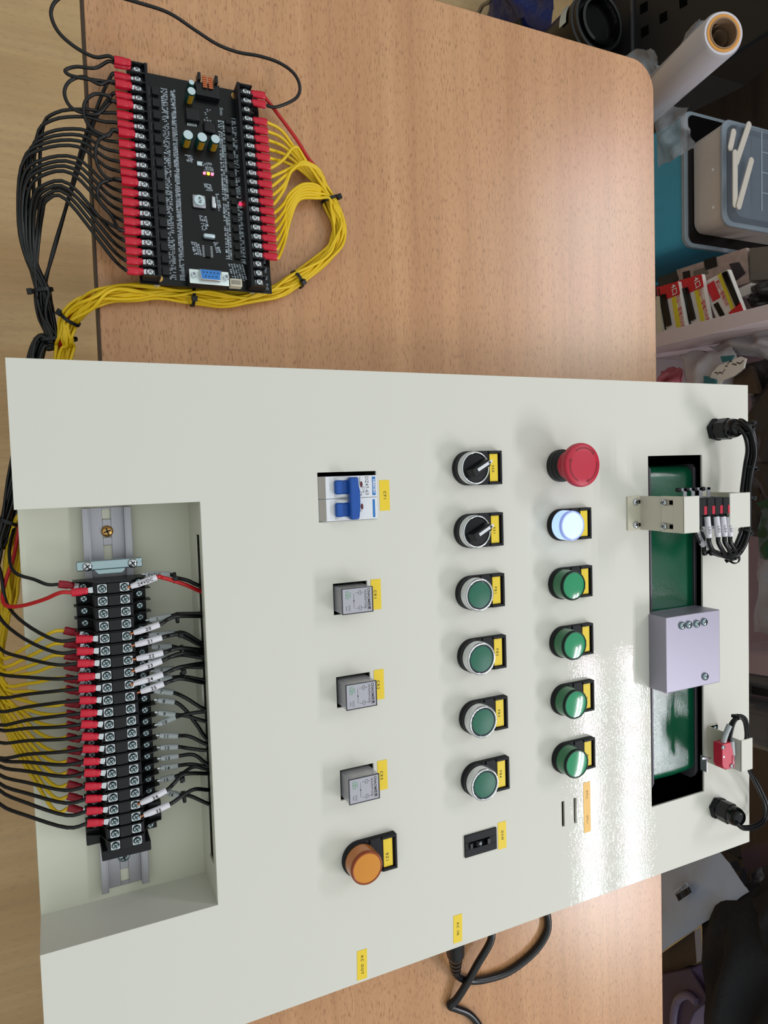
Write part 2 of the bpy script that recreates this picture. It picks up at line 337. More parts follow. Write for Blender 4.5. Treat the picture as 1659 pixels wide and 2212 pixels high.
def selector(u, v, txt, label):
    t = empty('selector_switch', (u, v, 0), label, 'selector switch', 'rotary selector switches')
    holder(t, txt, tx=1)
    MB().lathe([(14.6, 4), (15.0, 7.6)], n=40).build('collar', 'black', t)
    MB().lathe([(14.3, 7.4), (14.5, 13.6), (14.2, 15), (13.5, 15.6), (12.6, 15.4), (12.2, 14.4), (12.0, 12)], n=48, cap=False).build('chrome_ring', 'chrome', t, ang=60)
    MB().lathe([(12.1, 10), (12.1, 14.4), (11.4, 14.8)], n=40).build('turn_disc', 'black_matte', t)
    M = Matrix.Rotation(math.radians(118), 4, 'Z')
    b = MB().prism([(-11.2, -3.8), (10, -3.8), (13.8, 0), (10, 3.8), (-11.2, 3.8)], 14.6, 24, taper=.16).xf(M)
    b.build('knob', 'black', t, bevel=.7)
    MB().prism([(-4, -1.3), (12.4, -1.3), (12.4, 1.3), (-4, 1.3)], 24, 24.35).xf(M).build('pointer_stripe', 'white_plastic', t, smooth=False)
    MB().box(8.4, 10.4, -.9, .9, 24.35, 24.5).xf(M).build('pointer_dot', 'ink', t, smooth=False)
    return t
def lamp(u, v, txt, label, kind='green', group='green pilot lamps', lm='yellow_label'):
    t = empty('pilot_lamp', (u, v, 0), label, 'pilot lamp', group)
    holder(t, txt, lm, 4)
    side, rim, lens = {'green': ('green_side', 'green_rim', 'green_lens'), 'amber': ('amber_side', 'amber_rim', 'amber_lens'), 'white': ('white_lens', 'white_rim', 'white_lens')}[kind]
    MB().lathe([(14.4, 4), (14.2, 6)], n=40).build('collar', 'black', t)
    MB().lathe([(13.9, 6), (13.8, 17.2)], n=48).build('lens_side', side, t)
    MB().lathe([(13.85, 16.4), (13.9, 18.2), (13.4, 19.1), (12.7, 19.4), (12.0, 19.0)], n=48, cap=False).build('lens_rim', rim, t, ang=60)
    MB().lathe([(12.2, 17), (12.1, 18.9), (9, 19.25), (4, 19.45), (.5, 19.5)], n=48).build('lens', lens, t, ang=60)
    if kind == 'white':
        pass
    return t
selector(82, 355.2, 'SS0', 'black selector switch in chrome ring, labelled SS0, beside the red stop button')
selector(137.1, 355.2, 'SS1', 'black selector switch in chrome ring, labelled SS1')
for k, u in enumerate((192, 248.3, 304.4, 360.8)):
    push_button(u, 355.2 + k * .3, 'PB%d' % (k + 1), 'green push button in chrome ring with yellow label PB%d' % (k + 1))
lamp(137.6, 456.6, 'PL1', 'white pilot lamp lit bright, between the red stop button and the green lamps', 'white', 'white pilot lamp')
for k, u in enumerate((193.3, 249.4, 305.2, 362)):
    lamp(u, 456.7 + .1 * k, 'PL%d' % (k + 2), ['green pilot lamp next to the lit white lamp, level with button PB1', 'green pilot lamp in the row, level with button PB2', 'green pilot lamp in the row, level with button PB3', 'green pilot lamp nearest the two thin slots, level with button PB4'][k])
lamp(403.9, 240, 'BZ1', 'amber round buzzer lamp in black holder, yellow label BZ1', 'amber', 'amber buzzer lamp')
# ---------------------------------------------------------------- emergency stop
ES = empty('emergency_stop', (82, 457.8, 0), 'red mushroom emergency stop button with three twist arrows', 'stop button')
MB().lathe([(15.2, 0), (15.2, 5), (14.2, 5.6), (14.2, 9), (13.2, 9.6), (13, 13)], n=48).build('collar', 'black', ES, ang=30)
MB().lathe([(12.6, 8), (13, 14), (14.4, 19), (17, 23), (18.6, 25.4)], n=60).build('mushroom_stem', 'stop_red', ES, ang=60)
b = MB(); n = 96; prof = [(18.4, 25), (19.6, 26.2), (19.9, 28.4), (20, 30.5), (19.4, 32.4), (18.2, 33.3), (12, 33.7), (1, 33.8)]
for j in range(n):
    a = 2 * PI * j / n
    for i, (r, z) in enumerate(prof):
        rr_ = r - (.35 if j % 2 and 0 < i < 4 else 0); b.v.append(Vector((rr_ * math.cos(a), rr_ * math.sin(a), z)))
m_ = len(prof)
for j in range(n):
    k = (j + 1) % n
    for i in range(m_ - 1): b.f.append((j * m_ + i, k * m_ + i, k * m_ + i + 1, j * m_ + i + 1)); b.m.append(0)
b.f.append(tuple(j * m_ + m_ - 1 for j in range(n))); b.m.append(0)
b.build('mushroom_head', 'stop_red', ES, ang=40)
for a0 in (100, 215, 335):
    b = MB(); pts = []
    st = math.radians(a0); en = math.radians(a0 - 78); k_ = 10
    for i in range(k_):
        a, c = st + (en - st) * i / k_, st + (en - st) * (i + 1) / k_
        b.add([(14.8 * math.cos(a), 14.8 * math.sin(a), 33.62), (16.0 * math.cos(a), 16.0 * math.sin(a), 33.5), (16.0 * math.cos(c), 16.0 * math.sin(c), 33.5), (14.8 * math.cos(c), 14.8 * math.sin(c), 33.62)], [(0, 1, 2, 3)])
    e2 = en - .2
    b.add([(13.4 * math.cos(en), 13.4 * math.sin(en), 33.75), (17.6 * math.cos(en), 17.6 * math.sin(en), 33.45), (15.4 * math.cos(e2), 15.4 * math.sin(e2), 33.65)], [(0, 1, 2)])
    for vtx in b.v: vtx.z += .08
    b.build('twist_arrow', 'stop_red_dark', ES, smooth=False)
# ---------------------------------------------------------------- yellow stickers
def sticker(uc, vc, txt, label, w=25.4, h=9.1, m='yellow_label', ink='ink', size=2.1, rot=0, dy=0):
    o = MB().cbox(0, 0, 0, w, h, .25).build('label_sticker', m, None, (uc, vc, .02), smooth=False, rot=(0, 0, rot)); tag(o, label, 'label sticker', 'yellow tape labels on the console')
    for t_, x in (txt if isinstance(txt, list) else [(txt, 0)]): text(t_, size * 1.15, ink, o, (x, dy, .32), sp=1.45, bold=.04)
    return o
sticker(102.5, 274.7, 'CP1', 'yellow tape label CP1 beside the circuit breaker')
sticker(184.7, 264, 'CR1', 'yellow tape label CR1 beside the relay nearest the breaker', dy=-1)
sticker(261, 264.2, 'CR2', 'yellow tape label CR2 beside the middle relay', dy=-1)
sticker(338.8, 264.7, 'CR3', 'yellow tape label CR3 beside the relay nearest the amber lamp', dy=-1)
sticker(421, 384, 'DSW', 'yellow tape label DSW beside the black thumbwheel switch')
sticker(494.7, 334.2, 'AC IN', 'yellow tape label AC IN at the console edge above the plug', rot=-.03)
sticker(497, 240.3, 'AC OUT', 'yellow tape label AC OUT at the console edge', rot=-.03)
sticker(417.8, 484.4, [('DPL2', -12.7), ('OPL1', 12.5)], 'long orange-yellow tape label DPL2 OPL1 beside the two thin slots', w=50.4, h=8.5, m='orange_label', ink='ink_soft', size=1.8)
# ---------------------------------------------------------------- circuit breaker
CB = empty('circuit_breaker', (103.4, 242, 0), 'white two-pole circuit breaker with blue toggles in a cut-out', 'circuit breaker')
for k, x0 in enumerate((-18, .15)):
    prof = [(-27, -12), (-24.8, -1.5), (-20.5, 3.0), (24.6, 3.0), (24.6, -12)]
    MB().prism(prof, x0, x0 + 17.85).xf(Matrix(((0, 0, 1, 0), (1, 0, 0, 0), (0, 1, 0, 0), (0, 0, 0, 1)))).build('pole_housing', 'white_plastic', CB, bevel=.3)
    MB().add([(x0 + .2, -24.9, -1.35), (x0 + 17.6, -24.9, -1.35), (x0 + 17.6, -20.6, 3.05), (x0 + .2, -20.6, 3.05)], [(0, 1, 2, 3)]).build('sloped_face', 'grey_slope', CB, smooth=False)
    MB().tube([(x0 + 1.2, -6.5, -3.0), (x0 + 16.6, -6.5, -3.0)], 9.2, 32).build('toggle_drum', 'white_plastic', CB, ang=50)
    MB().box(x0 + 3.2, x0 + 14.6, -13.6, -1, 2.4, 7.2).build('toggle', 'blue', CB, bevel=1.4)
    MB().lathe([(1.15, 0), (1.15, .12)], n=16).xf(Matrix.Diagonal((2.2, 1, 1, 1))).build('indicator_window', 'maroon', CB, (x0 + 7.2, 10.6, 3.0))
    MB().box(x0 + 1.6 + (0 if k else -.4), x0 + 16.4, 20.2, 23.2 - (0.9 if k else 0), 3.0, 3.12).build('blue_logo', 'blue_print', CB, smooth=False)
MB().prism([(-17, -3.2), (17.2, -3.2), (17.2, 4.4), (14.6, 4.8), (6, 5.8), (-6, 5.8), (-10, 4.8), (-17, 4.6)], 6.0, 12.4).build('tie_bar', 'blue', CB, bevel=1.6, seg=3)
text('DZ47-63', 2.9, 'ink', CB, (-9.6, 15.4, 3.05), sp=1.05); text('C16', 2.1, 'ink', CB, (-6.4, 12.4, 3.05), sp=1.1)
text('CE', 2.4, 'ink', CB, (-3.2, 9.4, 3.05), sp=.9); text('230/400V~', 1.3, 'ink', CB, (-13.2, 9.1, 3.05), sp=1.0); text('1 A 30', 1.4, 'ink', CB, (8.6, 9.2, 3.05))
text('HRECSH', 2.2, 'white', CB, (-9.2, 21.7, 3.16), sp=1.0, bold=.06)
# ---------------------------------------------------------------- relays
def relay(u, v, label, dirn):
    t = empty('relay', (u, v, -35), label, 'relay', 'clear plug-in relays')
    MB().cbox(0, 0, 0, 21, 27.2, 16).build('base', 'black', t, bevel=.6)
    MB().cbox(1.5, -1, 16, 12, 18, 20).build('coil', 'coil', t, bevel=2)
    MB().cbox(-7.5, 2, 16, 3, 18, 26).build('contact_block', 'ivory', t, bevel=.5)
    MB().cbox(0, 0, 16, 20.6, 26.8, 34).build('cover', 'relay_clear', t, bevel=.9)
    z = 50.1
    MB().cbox(0, 0, z, 20.2, 26.4, .12).build('printed_face', 'relay_face', t, smooth=False)
    b = MB()
    for x0, x1, y0, y1 in ((-10.4, 10.4, 12.6, 13.5), (-10.4, 10.4, -13.5, -12.9), (-10.4, -9.9, -13.5, 13.5), (9.7, 10.4, -13.5, 13.5)): b.box(x0, x1, y0, y1, z - 1, z + .3)
    b.build('cover_edge', 'relay_edge', t, smooth=False)
    text('CNAOM\u6b23\u7075', 2.2, 'ink', t, (-.4, 9.7, z + .15), sp=1.0, bold=.07); text('HH52P(MY2NJ)', 1.8, 'ink', t, (-.6, 6.8, z + .15), sp=.95)
    b = MB(); q = z + .16
    for yy in (-7.2, 7.2):
        for dx in (-1, 1):
            pass
    for x in (-6.2, 6.2):
        b.box(x - 1.6, x + 1.6, -.2 + 3.0, .0 + 3.0, q, q + .05).box(x - 1.6, x + 1.6, 1.2 - .2, 1.2, q, q + .05).box(x - 1.6, x - 1.4, 1, 3, q, q + .05).box(x + 1.4, x + 1.6, 1, 3, q, q + .05).box(x - .1, x + .1, 3, 5.4, q, q + .05).box(x - .1, x + .1, -2, 1, q, q + .05)
    b.box(-6, 6, -3.4, -3.2, q, q + .05).lathe([(.55, 0), (.55, .08)], (0, -3.3, q), 12)
    b.build('wiring_diagram', 'ink', t, smooth=False)
    text('5A 240VAC', 1.15, 'green_print', t, (-5, -8.2, q), sp=.9); text('5A 28VDC', 1.15, 'green_print', t, (-5, -9.9, q), sp=.9); text('24VDC', 1.2, 'green_print', t, (-5, -6.4, q), sp=.9)
    text('Made', 1.1, 'ink', t, (5.6, -9.8, q)); text('CCC', 1.6, 'ink', t, (5.8, -7.4, q))
    return t
rl = relay(185.2, 240.9, 'clear plug-in relay nearest the circuit breaker, beside label CR1', 0)
for u, v, lb in ((262.6, 241.6, 'clear plug-in relay in the middle, beside label CR2'), (340, 241.4, 'clear plug-in relay nearest the amber lamp, beside label CR3')):
    c = copy_tree(rl); c.location = Vector((u, v, Z0 - 35)) * MM; c['label'] = lb
# ---------------------------------------------------------------- thumbwheel switch
TW = empty('thumbwheel_switch', (421.3, 360.2, 0), 'small black thumbwheel switch showing 0, beside label DSW', 'switch')
b = MB(); W_, H_ = 10.1, 17
b.box(-W_, -3.2, -H_, H_, 0, 1.7).box(3.2, W_, -H_, H_, 0, 1.7).box(-3.2, 3.2, -H_, -11, 0, 1.7).box(-3.2, 3.2, 9, H_, 0, 1.7)
b.build('frame', 'black_matte', TW, bevel=.3); MB().box(-3.2, 3.2, -11, 9, 0, .4).build('well', 'pitch', TW, smooth=False)
MB().tube([(-2.2, -1.5, -1.4), (2.2, -1.5, -1.4)], 4.2, 24).build('wheel', 'black', TW)
text('0', 2.6, 'glass_tag', TW, (0, -1.5, 2.85), bold=.1)
MB().box(-2.6, 2.6, -12.6, -9.4, .4, 3.2).box(-2.6, 2.6, 6, 9.4, .4, 3.0).build('rocker_tab', 'black', TW, bevel=.4)
# ================================================================ cable glands
def gland(u, v, tilt, label):
    t = empty('cable_gland', (u, v, 0), label, 'cable gland', 'black cable glands'); M = Matrix.Rotation(tilt[0], 4, 'X') @ Matrix.Rotation(tilt[1], 4, 'Y')
    MB().lathe([(11.6, 0), (12.2, 1), (12.2, 5.4), (11.6, 6)], n=6, ph=.3).build('lock_nut', 'black_matte', t, ang=20)
    MB().lathe([(10.6, 6), (11.2, 7), (11.4, 19), (10.6, 20.5)], n=8, ph=.2).build('body', 'black', t, ang=20)
    MB().lathe([(9.8, 20), (10.2, 23), (9.4, 27), (7.6, 30.5), (5.6, 32), (5.2, 30)], n=28).build('dome_cap', 'black_gloss', t, ang=40)
    return t
gland(48.5, 664.5, (0, 0), 'black cable gland at the console corner near the board, five dark cables leaving it')
gland(459.5, 664.5, (0, 0), 'black cable gland at the console corner near the small red switch')
# ================================================================ bracket with four microswitches
def slot_screw(parent, x, y, z, slot_dir=1, rot=0):
    b = MB(); b.prism([(x - 3.4 + 9 * 0, y - 2.1), (x + 3.4, y - 2.1), (x + 3.4, y + 2.1), (x - 3.4, y + 2.1)], z, z + .06)
BR = empty('switch_bracket', (131.5, 558, 0), 'cream L bracket with slotted screw holes, standing at the slot edge', 'bracket')
MB().box(-17, 17, -17.5, .5, 0, 1.5).build('foot', 'cream_plain', BR, bevel=.3)
MB().box(-17, 17, -.7, .9, 0, 38).build('web', 'cream_plain', BR, bevel=.3)
MB().box(-17.4, 17.4, -2.3, -.8, 44, 57).box(-17.4, -14, -2.3, -.8, 30, 44).box(14, 17.4, -2.3, -.8, 30, 44).box(-8.4, 8.4, -2.3, -.8, 30, 44).build('upper_plate', 'cream_plain', BR, bevel=.3)
MB().box(-17.4, 17.4, -2.3, 18, 55.6, 57.2).build('top_flange', 'cream', BR, bevel=.6)
MB().box(-17, 17, -.7, .9, 38, 55).build('web_upper', 'cream_plain', BR, bevel=.3)
for x in (-11.2, 11.8): MB().box(x - 2, x + 2, -.95, -.7, 38.5, 44).build('slotted_hole', 'cavity_shade', BR, smooth=False)
for x in (-11.2, 11.8):
    cross_screw('screw', BR, (x, -7, 1.5), 3.6, 'steel', 2)
    s_ = cross_screw('screw', BR, (x, -2.4, 33), 3.4, 'steel', 2); s_.rotation_euler = (PI / 2, 0, 0)
    MB().box(x - 1.8, x + 1.8, -7 + 2, .2 - 1, 1.5, 1.56).build('screw_slot', 'cavity_shade', BR, smooth=False)
BR2 = empty('switch_bracket', (131.5, 645, 0), 'cream bracket closing the microswitch stack beside the cable bundle', 'bracket')
MB().box(-17, 17, 12, 13.6, 0, 46).build('web', 'cream_plain', BR2, bevel=.3)
MB().box(-17.4, 17.4, -16, 13.6, 46, 47.6).build('top_flange', 'cream', BR2, bevel=.6)
MB().box(-17, 17, 0, 14, 0, 1.5).build('foot', 'cream_plain', BR2, bevel=.3)
for k, px in enumerate((1519, 1536.5, 1553.5, 1570.5)):
    c_ = at(px, 1107, 47); u_, v_ = 132, c_.y
    t = empty('microswitch', (u_, v_, 31), 'black microswitch with red stripe, %s of four counted from the slotted bracket' % ORD[k], 'microswitch', 'black and red microswitches between the brackets')
    MB().box(-14, 2, -5, 5, 0, 16).build('body', 'black_matte', t, bevel=.5)
    MB().box(2, 13.5, -5, 5, 0, 12).build('terminal_end', 'black_matte', t, bevel=.5)
    MB().box(-6.5, 1.5, 1.2, 4.9, 15.6, 16.3).build('red_stripe', 'stop_red', t, smooth=False)
    MB().box(10.5, 13.9, -5, 5, -1, 6).build('red_base', 'stop_red', t, bevel=.4)
    MB().box(-24, -12, -2.4, 2.4, -6, -5.2).box(-24, -22.6, -2.4, 2.4, -9, -5.2).box(-24.0, -21.2, -7.8, 2.4, -6, -5.2).box(-15, -14.2, -2.4, 2.4, -6, 4).build('lever', 'steel_dull', t, bevel=.25)
    MB().tube([(-22.6, -10.4, -6), (-22.6, -6.4, -6)], 2.2, 14).build('roller', 'chip', t)
    MB().box(12.8, 17, -1.6, 1.6, 8, 8.6).build('terminal_tab', 'steel', t, smooth=False)
# ---------------------------------------------------------------- bracket with single red microswitch
BR3 = empty('switch_bracket', (388, 668, 0), 'small cream bracket carrying the single red microswitch', 'bracket')
MB().box(-22, 2, -15, -2, 0, 1.5).build('foot', 'cream_plain', BR3, bevel=.3)
MB().box(-21, 19, -16.5, -15, 0, 24).build('web', 'cream_plain', BR3, bevel=.3)
MB().box(-12, 22, -2, -.5, 0, 30).box(-12, 22, -2, 16, 28.5, 30).build('upper_channel', 'cream', BR3, bevel=.6)
MB().box(-21, 19, -15, -2, 0, 1.5).build('inner_floor', 'cream_plain', BR3, bevel=.3)
cross_screw('screw', BR3, (-17, -7, 1.5), 3.0, 'zinc', 2)
MS = empty('microswitch', (388, 645, 12), 'red microswitch held by two screws, alone on its bracket beside the slot', 'microswitch')
MB().prism([(-14, -8.5), (8, -8.5), (12.5, -6), (14, 0), (14, 8), (-14, 8)], 8, 19).build('body', 'stop_red', MS, bevel=.6)
MB().box(-12, 14, 8, 13, 6, 17).build('switch_core', 'relay_edge', MS, bevel=.5)
MB().box(1, 13.8, 6, 9, 17.5, 19.6).build('label_patch', 'bag_pink', MS, smooth=False)
for x, y in ((-11, -7.6), (11.2, 4.6)): cross_screw('screw', MS, (x, y, 19), 2.3, 'steel', 1.8)
MB().lathe([(1.4, 0), (1.2, .3)], n=14).build('rivet', 'steel_dull', MS, (-.6, -6.4, 19))
MB().box(6, 8, -21, -8, 5, 5.8).xf(Matrix.Rotation(-.2, 4, 'Z')).box(4, 20, -13.6, -12.6, -4, 4).build('lever', 'steel_dull', MS, smooth=False)
MB().tube([(-20, 2, 15), (-13, 1, 14)], 1.6, 8).tube([(-19, 7, 15), (-12, 7, 14)], 1.6, 8).build('solder_tab', 'steel', MS)
# ================================================================ DIN rail and terminal strip in the recess
DR = empty('din_rail', (253, 60.8, -rd), 'slotted grey steel mounting rail screwed to the recess floor', 'mounting rail')
b = MB(); x0, x1 = 103.8 - 253, 403 - 253
slots = [(-9999, 0)]
sl = [(105, 113), (119, 127), (133, 146)] + [(390, 400)]
cuts = [x0] + [c - 253 for s in sl for c in s] + [x1]
b.box(x0, x1, -17.6, -13.2, 6.4, 7.6).box(x0, x1, 13.2, 17.6, 6.4, 7.6).box(x0, x1, -13.4, -12.2, 0, 7.6).box(x0, x1, 12.2, 13.4, 0, 7.6)
b.box(x0, x1, -12.6, -3.1, 0, 1.2).box(x0, x1, 3.1, 12.6, 0, 1.2)
last = x0
for a, c in sl:
    b.box(last, a - 253, -3.1, 3.1, 0, 1.2); last = c - 253
b.box(last, x1, -3.1, 3.1, 0, 1.2); b.build('rail', 'steel_dull', DR, bevel=.25)
p = at(232, 1148, -47); cross_screw('screw', DR, (p.x - 253, 0, 1.2), 4.4, 'brass', 2.6)
p = at(270, 1852, -47); cross_screw('screw', DR, (p.x - 253, 0, 1.2), 4.4, 'zinc', 2.6)
ES_ = empty('rail_end_stop', (145.5, 60, -33), 'zinc-plated end stop clamp with two screws, at the upper end of the terminal strip', 'end clamp')
MB().box(-3.4, 3.6, -23, 23, 0, 6).build('clamp_bar', 'zinc', ES_, bevel=.8)
MB().prism([(3.4, -11), (7, -8.5), (7, 8.5), (3.4, 11)], 3, 6.5).build('clamp_lip', 'zinc', ES_, bevel=.4)
for y in (-15.5, 16): cross_screw('screw', ES_, (.3, y, 6), 3.6, 'steel', 2.4, .6)
# modules: two-deck terminals
PITCH = 9.07; UT0 = 161.2; ZU = -12.0; ZL = -33.0; VC = 60.6
def terminal_module(u, label):
    t = empty('terminal_module', (u, VC, -rd + 2), label, 'terminal', 'double-deck terminals on the rail')
    zz = lambda z: z + rd - 2
    # block body: profile across v extruded along u
    prof = [(-24.5, zz(-44)), (-24.5, zz(ZL - 2)), (-14.5, zz(ZL - 2)), (-13.2, zz(ZU - 1.5)), (13.2, zz(ZU - 1.5)), (14.5, zz(ZL - 2)), (24.5, zz(ZL - 2)), (24.5, zz(-44))]
    X = Matrix(((0, 0, 1, 0), (1, 0, 0, 0), (0, 1, 0, 0), (0, 0, 0, 1)))
    MB().prism(prof, -4.35, 4.1).xf(X).build('block_body', 'black_matte', t, bevel=.35)
    MB().box(-3.8, 3.8, -4, 4, zz(ZU - 1.5), zz(ZU + .3)).build('marker_bridge', 'black', t, bevel=.3)
    fin = [(-26.5, zz(-40)), (-26.5, zz(-29)), (-17, zz(-24)), (-12, zz(ZU + 1.2)), (12, zz(ZU + 1.2)), (17, zz(-24)), (27.5, zz(-29)), (27.5, zz(-40))]
    MB().prism(fin, -4.75, -4.1).xf(X).build('partition', 'black', t, bevel=.2)
    for (y, z, rr) in ((-7.6, ZU - 1.5, 1), (7.6, ZU - 1.5, 1), (-19.4, ZL - 2, 0), (19.6, ZL - 2, 0)):
        k_ = 1 if rr else .8; MB().prism([(x_ * k_, y + y_ * k_) for x_, y_ in ((-2.9, -3.3), (2.9, -3.3), (3.3, -1.8), (3.3, 1.8), (2.9, 3.3), (-2.9, 3.3), (-3.3, 1.8), (-3.3, -1.8))], zz(z), zz(z) + .9).build('clamp_washer', 'steel' if rr else 'black', t, bevel=.2)
        b = MB(); b.lathe([(2.5, 0), (2.5, .9), (2.0, 1.5)], n=16); b.lathe([(2.85, -.05), (2.85, .12)], n=16, mi=1)
        for a in (.5, .5 + PI / 2):
            k = len(b.v); b.box(-1.8, 1.8, -.35, .35, 1.45, 1.6, 1); b.xf(Matrix.Rotation(a, 4, 'Z'), k)
        b.build('terminal_screw', ['zinc', 'chip'], t, (0, y, zz(z) + .9), ang=40)
    return t
tm = terminal_module(UT0, 'black double-deck terminal at the zinc end stop, red wire on its upper screw')
for i in range(1, 22):
    c = copy_tree(tm); c.location.x = (UT0 + i * PITCH) * MM
    if i < 4: c['label'] = 'unused black terminal, %s from the zinc end stop' % ORD[i]
    elif i < 20: c['label'] = 'black double-deck terminal with upper black and lower yellow wire, %s from the zinc end stop' % ORD[i]
    else: c['label'] = ['unused black terminal after the last wired one', 'last unused black terminal next to the end cover'][i - 20]
EC = empty('terminal_end_cover', (UT0 + 22 * PITCH - 1, VC, -rd + 2), 'black end cover closing the lower end of the terminal strip', 'end cover')
MB().box(-4.4, 3, -17, 17.5, 4, 34).build('cover', 'black_matte', EC, bevel=.6)
MB().box(-16, -3, -26.5, -16.5, 4, 17).build('side_ear', 'black', EC, bevel=.8); MB().box(-26, -10, 18, 28, 4, 17).build('side_ear', 'black', EC, bevel=.8)
# ================================================================ circuit board
PO = Vector((-233.4, 92.0, -57.6)); PE = Vector((-65.5, 92.4, -38.4)); PX = (PE - PO).normalized(); PLN = (PE - PO).length; PW = 103.2
PYv = Vector((0, 1, 0)); PYv = (PYv - PX * PYv.dot(PX)).normalized(); PZ = PX.cross(PYv)
PM = Matrix((PX, PYv, PZ)).transposed().to_4x4(); PM.translation = PO
PMI = PM.inverted()
def pcb_hit(px, py, h=1.6):
    o_ = PMI @ CAMC; r_ = PMI.to_3x3() @ ray(px, py); t_ = (h - o_.z) / r_.z; return o_ + r_ * t_
mw = PM.copy(); mw.translation = (PO + Vector((0, 0, Z0))) * MM
PB = empty('circuit_board', (0, 0, 0), 'black controller circuit board with screw terminals on both long sides', 'circuit board', mw=mw)
MB().box(0, PLN, 0, PW, 0, 1.6).build('board', 'pcb', PB, bevel=.3)
for x, y in ((5, 12), (5, 84), (PLN - 5, 14), (PLN - 5, 90)):
    wz = (PM @ Vector((x, y, 0))).z - DT
    MB().lathe([(2.6, -wz + .4), (2.6, 0)], n=6).build('standoff', 'ivory', PB, (x, y, 0))
    MB().lathe([(3, 1.6), (3, 1.75)], n=20).build('mounting_hole', 'brass', PB, (x, y, 0))
def screw_block(pa, pb, name_first, flip):
    """a 22-way barrier terminal along the board"""
    A = pcb_hit(*pa, 9); B = pcb_hit(*pb, 9); d = (B - A) / 21; sgn = flip
    x0, x1 = A.x - d.x * .62, B.x + d.x * .62; y = (A.y + B.y) / 2
    b = MB().box(x0, x1, y - 5.2, y + 5.2, 1.6, 8.0); b.box(x0, x1, y + sgn * 5.2 if sgn > 0 else y - 7.4, y + 7.4 if sgn > 0 else y - 5.2, 1.6, 13.2)
    blk = b.build('terminal_block', 'black_matte', PB, bevel=.3)
    wall = MB().box(-.5, .5, -5.2, 5.2, 8, 12.8)
    w0 = None; s0_ = None
    for i in range(23):
        x = A.x + d.x * (i - .5)
        if w0 is None: w0 = wall.build('divider', 'black', blk, (x, y, 0), smooth=False)
        else: c = w0.copy(); c.location.x = x * MM; COL.objects.link(c)
    out = []
    for i in range(22):
        x = A.x + d.x * i
        if s0_ is None:
            bb = MB(); bb.box(-2.2, 2.2, -3.2, 3.2, 8, 8.4, 0).lathe([(2.7, 8.5), (2.9, 9.6), (2.3, 10.4), (.6, 10.7)], n=14)
            for a in (.7, .7 + PI / 2):
                k = len(bb.v); bb.box(-1.7, 1.7, -.22, .22, 10.3, 10.75, 1); bb.xf(Matrix.Rotation(a, 4, 'Z'), k)
            s0_ = bb.build('terminal_screw', ['steel', 'chip'], blk, (x, y, 0), ang=40)
        else: c = s0_.copy(); c.location.x = x * MM; c.rotation_euler.z = 0; COL.objects.link(c)
        out.append(Vector((x, y, 8.9)))
    return out
LS = screw_block((296.5, 152), (323, 588), 'left', 1)
RS = screw_block((530.5, 199), (558.5, 610), 'right', -1)
def pbx(name, px, py, h, dx, dy, z0, z1, m, bevel=.2, **k):
    p = pcb_hit(px, py, h); return MB().box(-dx / 2, dx / 2, -dy / 2, dy / 2, z0, z1).build(name, m, PB, (p.x, p.y, 0), bevel=bevel, **k)
for px, py, r, h in ((413.8, 177.6, 2.6, 8), (413.8, 196.4, 3.6, 12), (406.5, 291, 4.2, 12), (437, 296, 4.2, 12), (465.5, 300, 4.0, 12)):
    p = pcb_hit(px, py, h + 1.6)
    c = MB().lathe([(r, 0), (r, h - 1.2), (r - .5, h - .4), (r - .5, h)], n=28).build('capacitor', 'cap_can', PB, (p.x, p.y, 1.6), ang=40)
    MB().lathe([(r - .55, h), (r - .6, h + .08)], n=28).build('can_top', 'cap_top', c)
    b = MB(); N_ = 6
    for i in range(N_):
        a0_, a1_ = -.55 + 1.1 * i / N_, -.55 + 1.1 * (i + 1) / N_; rr_ = r + .06
        b.add([(rr_ * math.cos(a0_), rr_ * math.sin(a0_), .6), (rr_ * math.cos(a1_), rr_ * math.sin(a1_), .6), (rr_ * math.cos(a1_), rr_ * math.sin(a1_), h - 1), (rr_ * math.cos(a0_), rr_ * math.sin(a0_), h - 1)], [(0, 1, 2, 3)])
    if h > 10: b.build('gold_stripe', 'gold', c)
p = pcb_hit(448, 196, 5)
IN = MB().box(-5, 6, -9.5, 9.5, 1.6, 7).box(-11, -5, -8, -5.6, 1.6, 10).box(-11, -5, 5.6, 8, 1.6, 10).build('choke', 'black', PB, (p.x, p.y, 0), bevel=.4)
for y in (-2.4, 2.2):
    b = MB()
    for k in range(6): b.tube([(-9 + k * 2.1 * .8, y - 1.7, 8.2), (-9 + k * 2.1 * .8, y + 1.7, 8.2)], .8, 8)
    b.build('copper_winding', 'copper', IN)
pbx('regulator_chip', 415.8, 250, 3, 9, 10.5, 1.6, 5.4, 'chip'); pbx('round_inductor', 453, 276, 3, 9, 10, 1.6, 5, 'chip', 1.5)
for k in range(5):
    pbx('chip_leg', 406 + k * 4.3, 268 + k * .5, 2, 2.6, .8, 1.6, 2.1, 'steel', 0)
p = pcb_hit(431.5, 431.5, 6); sq = MB().box(-5.2, 5.2, -5.2, 5.2, 1.6, 4.2).build('power_inductor', 'steel_dull', PB, (p.x, p.y, 0), bevel=1)
MB().lathe([(4.3, 4.2), (4.2, 5.6)], n=28).build('inductor_top', 'cap_top', sq); text('470', 2.4, 'ink', sq, (0, 0, 5.65), bold=.05)
pbx('crystal', 462, 437, 4, 10, 4, 1.6, 5.2, 'steel', 1.2); pbx('coin_switch', 453, 508, 6, 3.4, 9.4, 1.6, 6, 'cap_top', 1.2); pbx('socket_base', 453, 514, 3, 2.6, 9, 1.6, 3, 'chip')
pbx('interface_chip', 449, 542, 3, 9.5, 4.2, 1.6, 3.6, 'chip')
p = pcb_hit(449, 542, 3); b = MB()
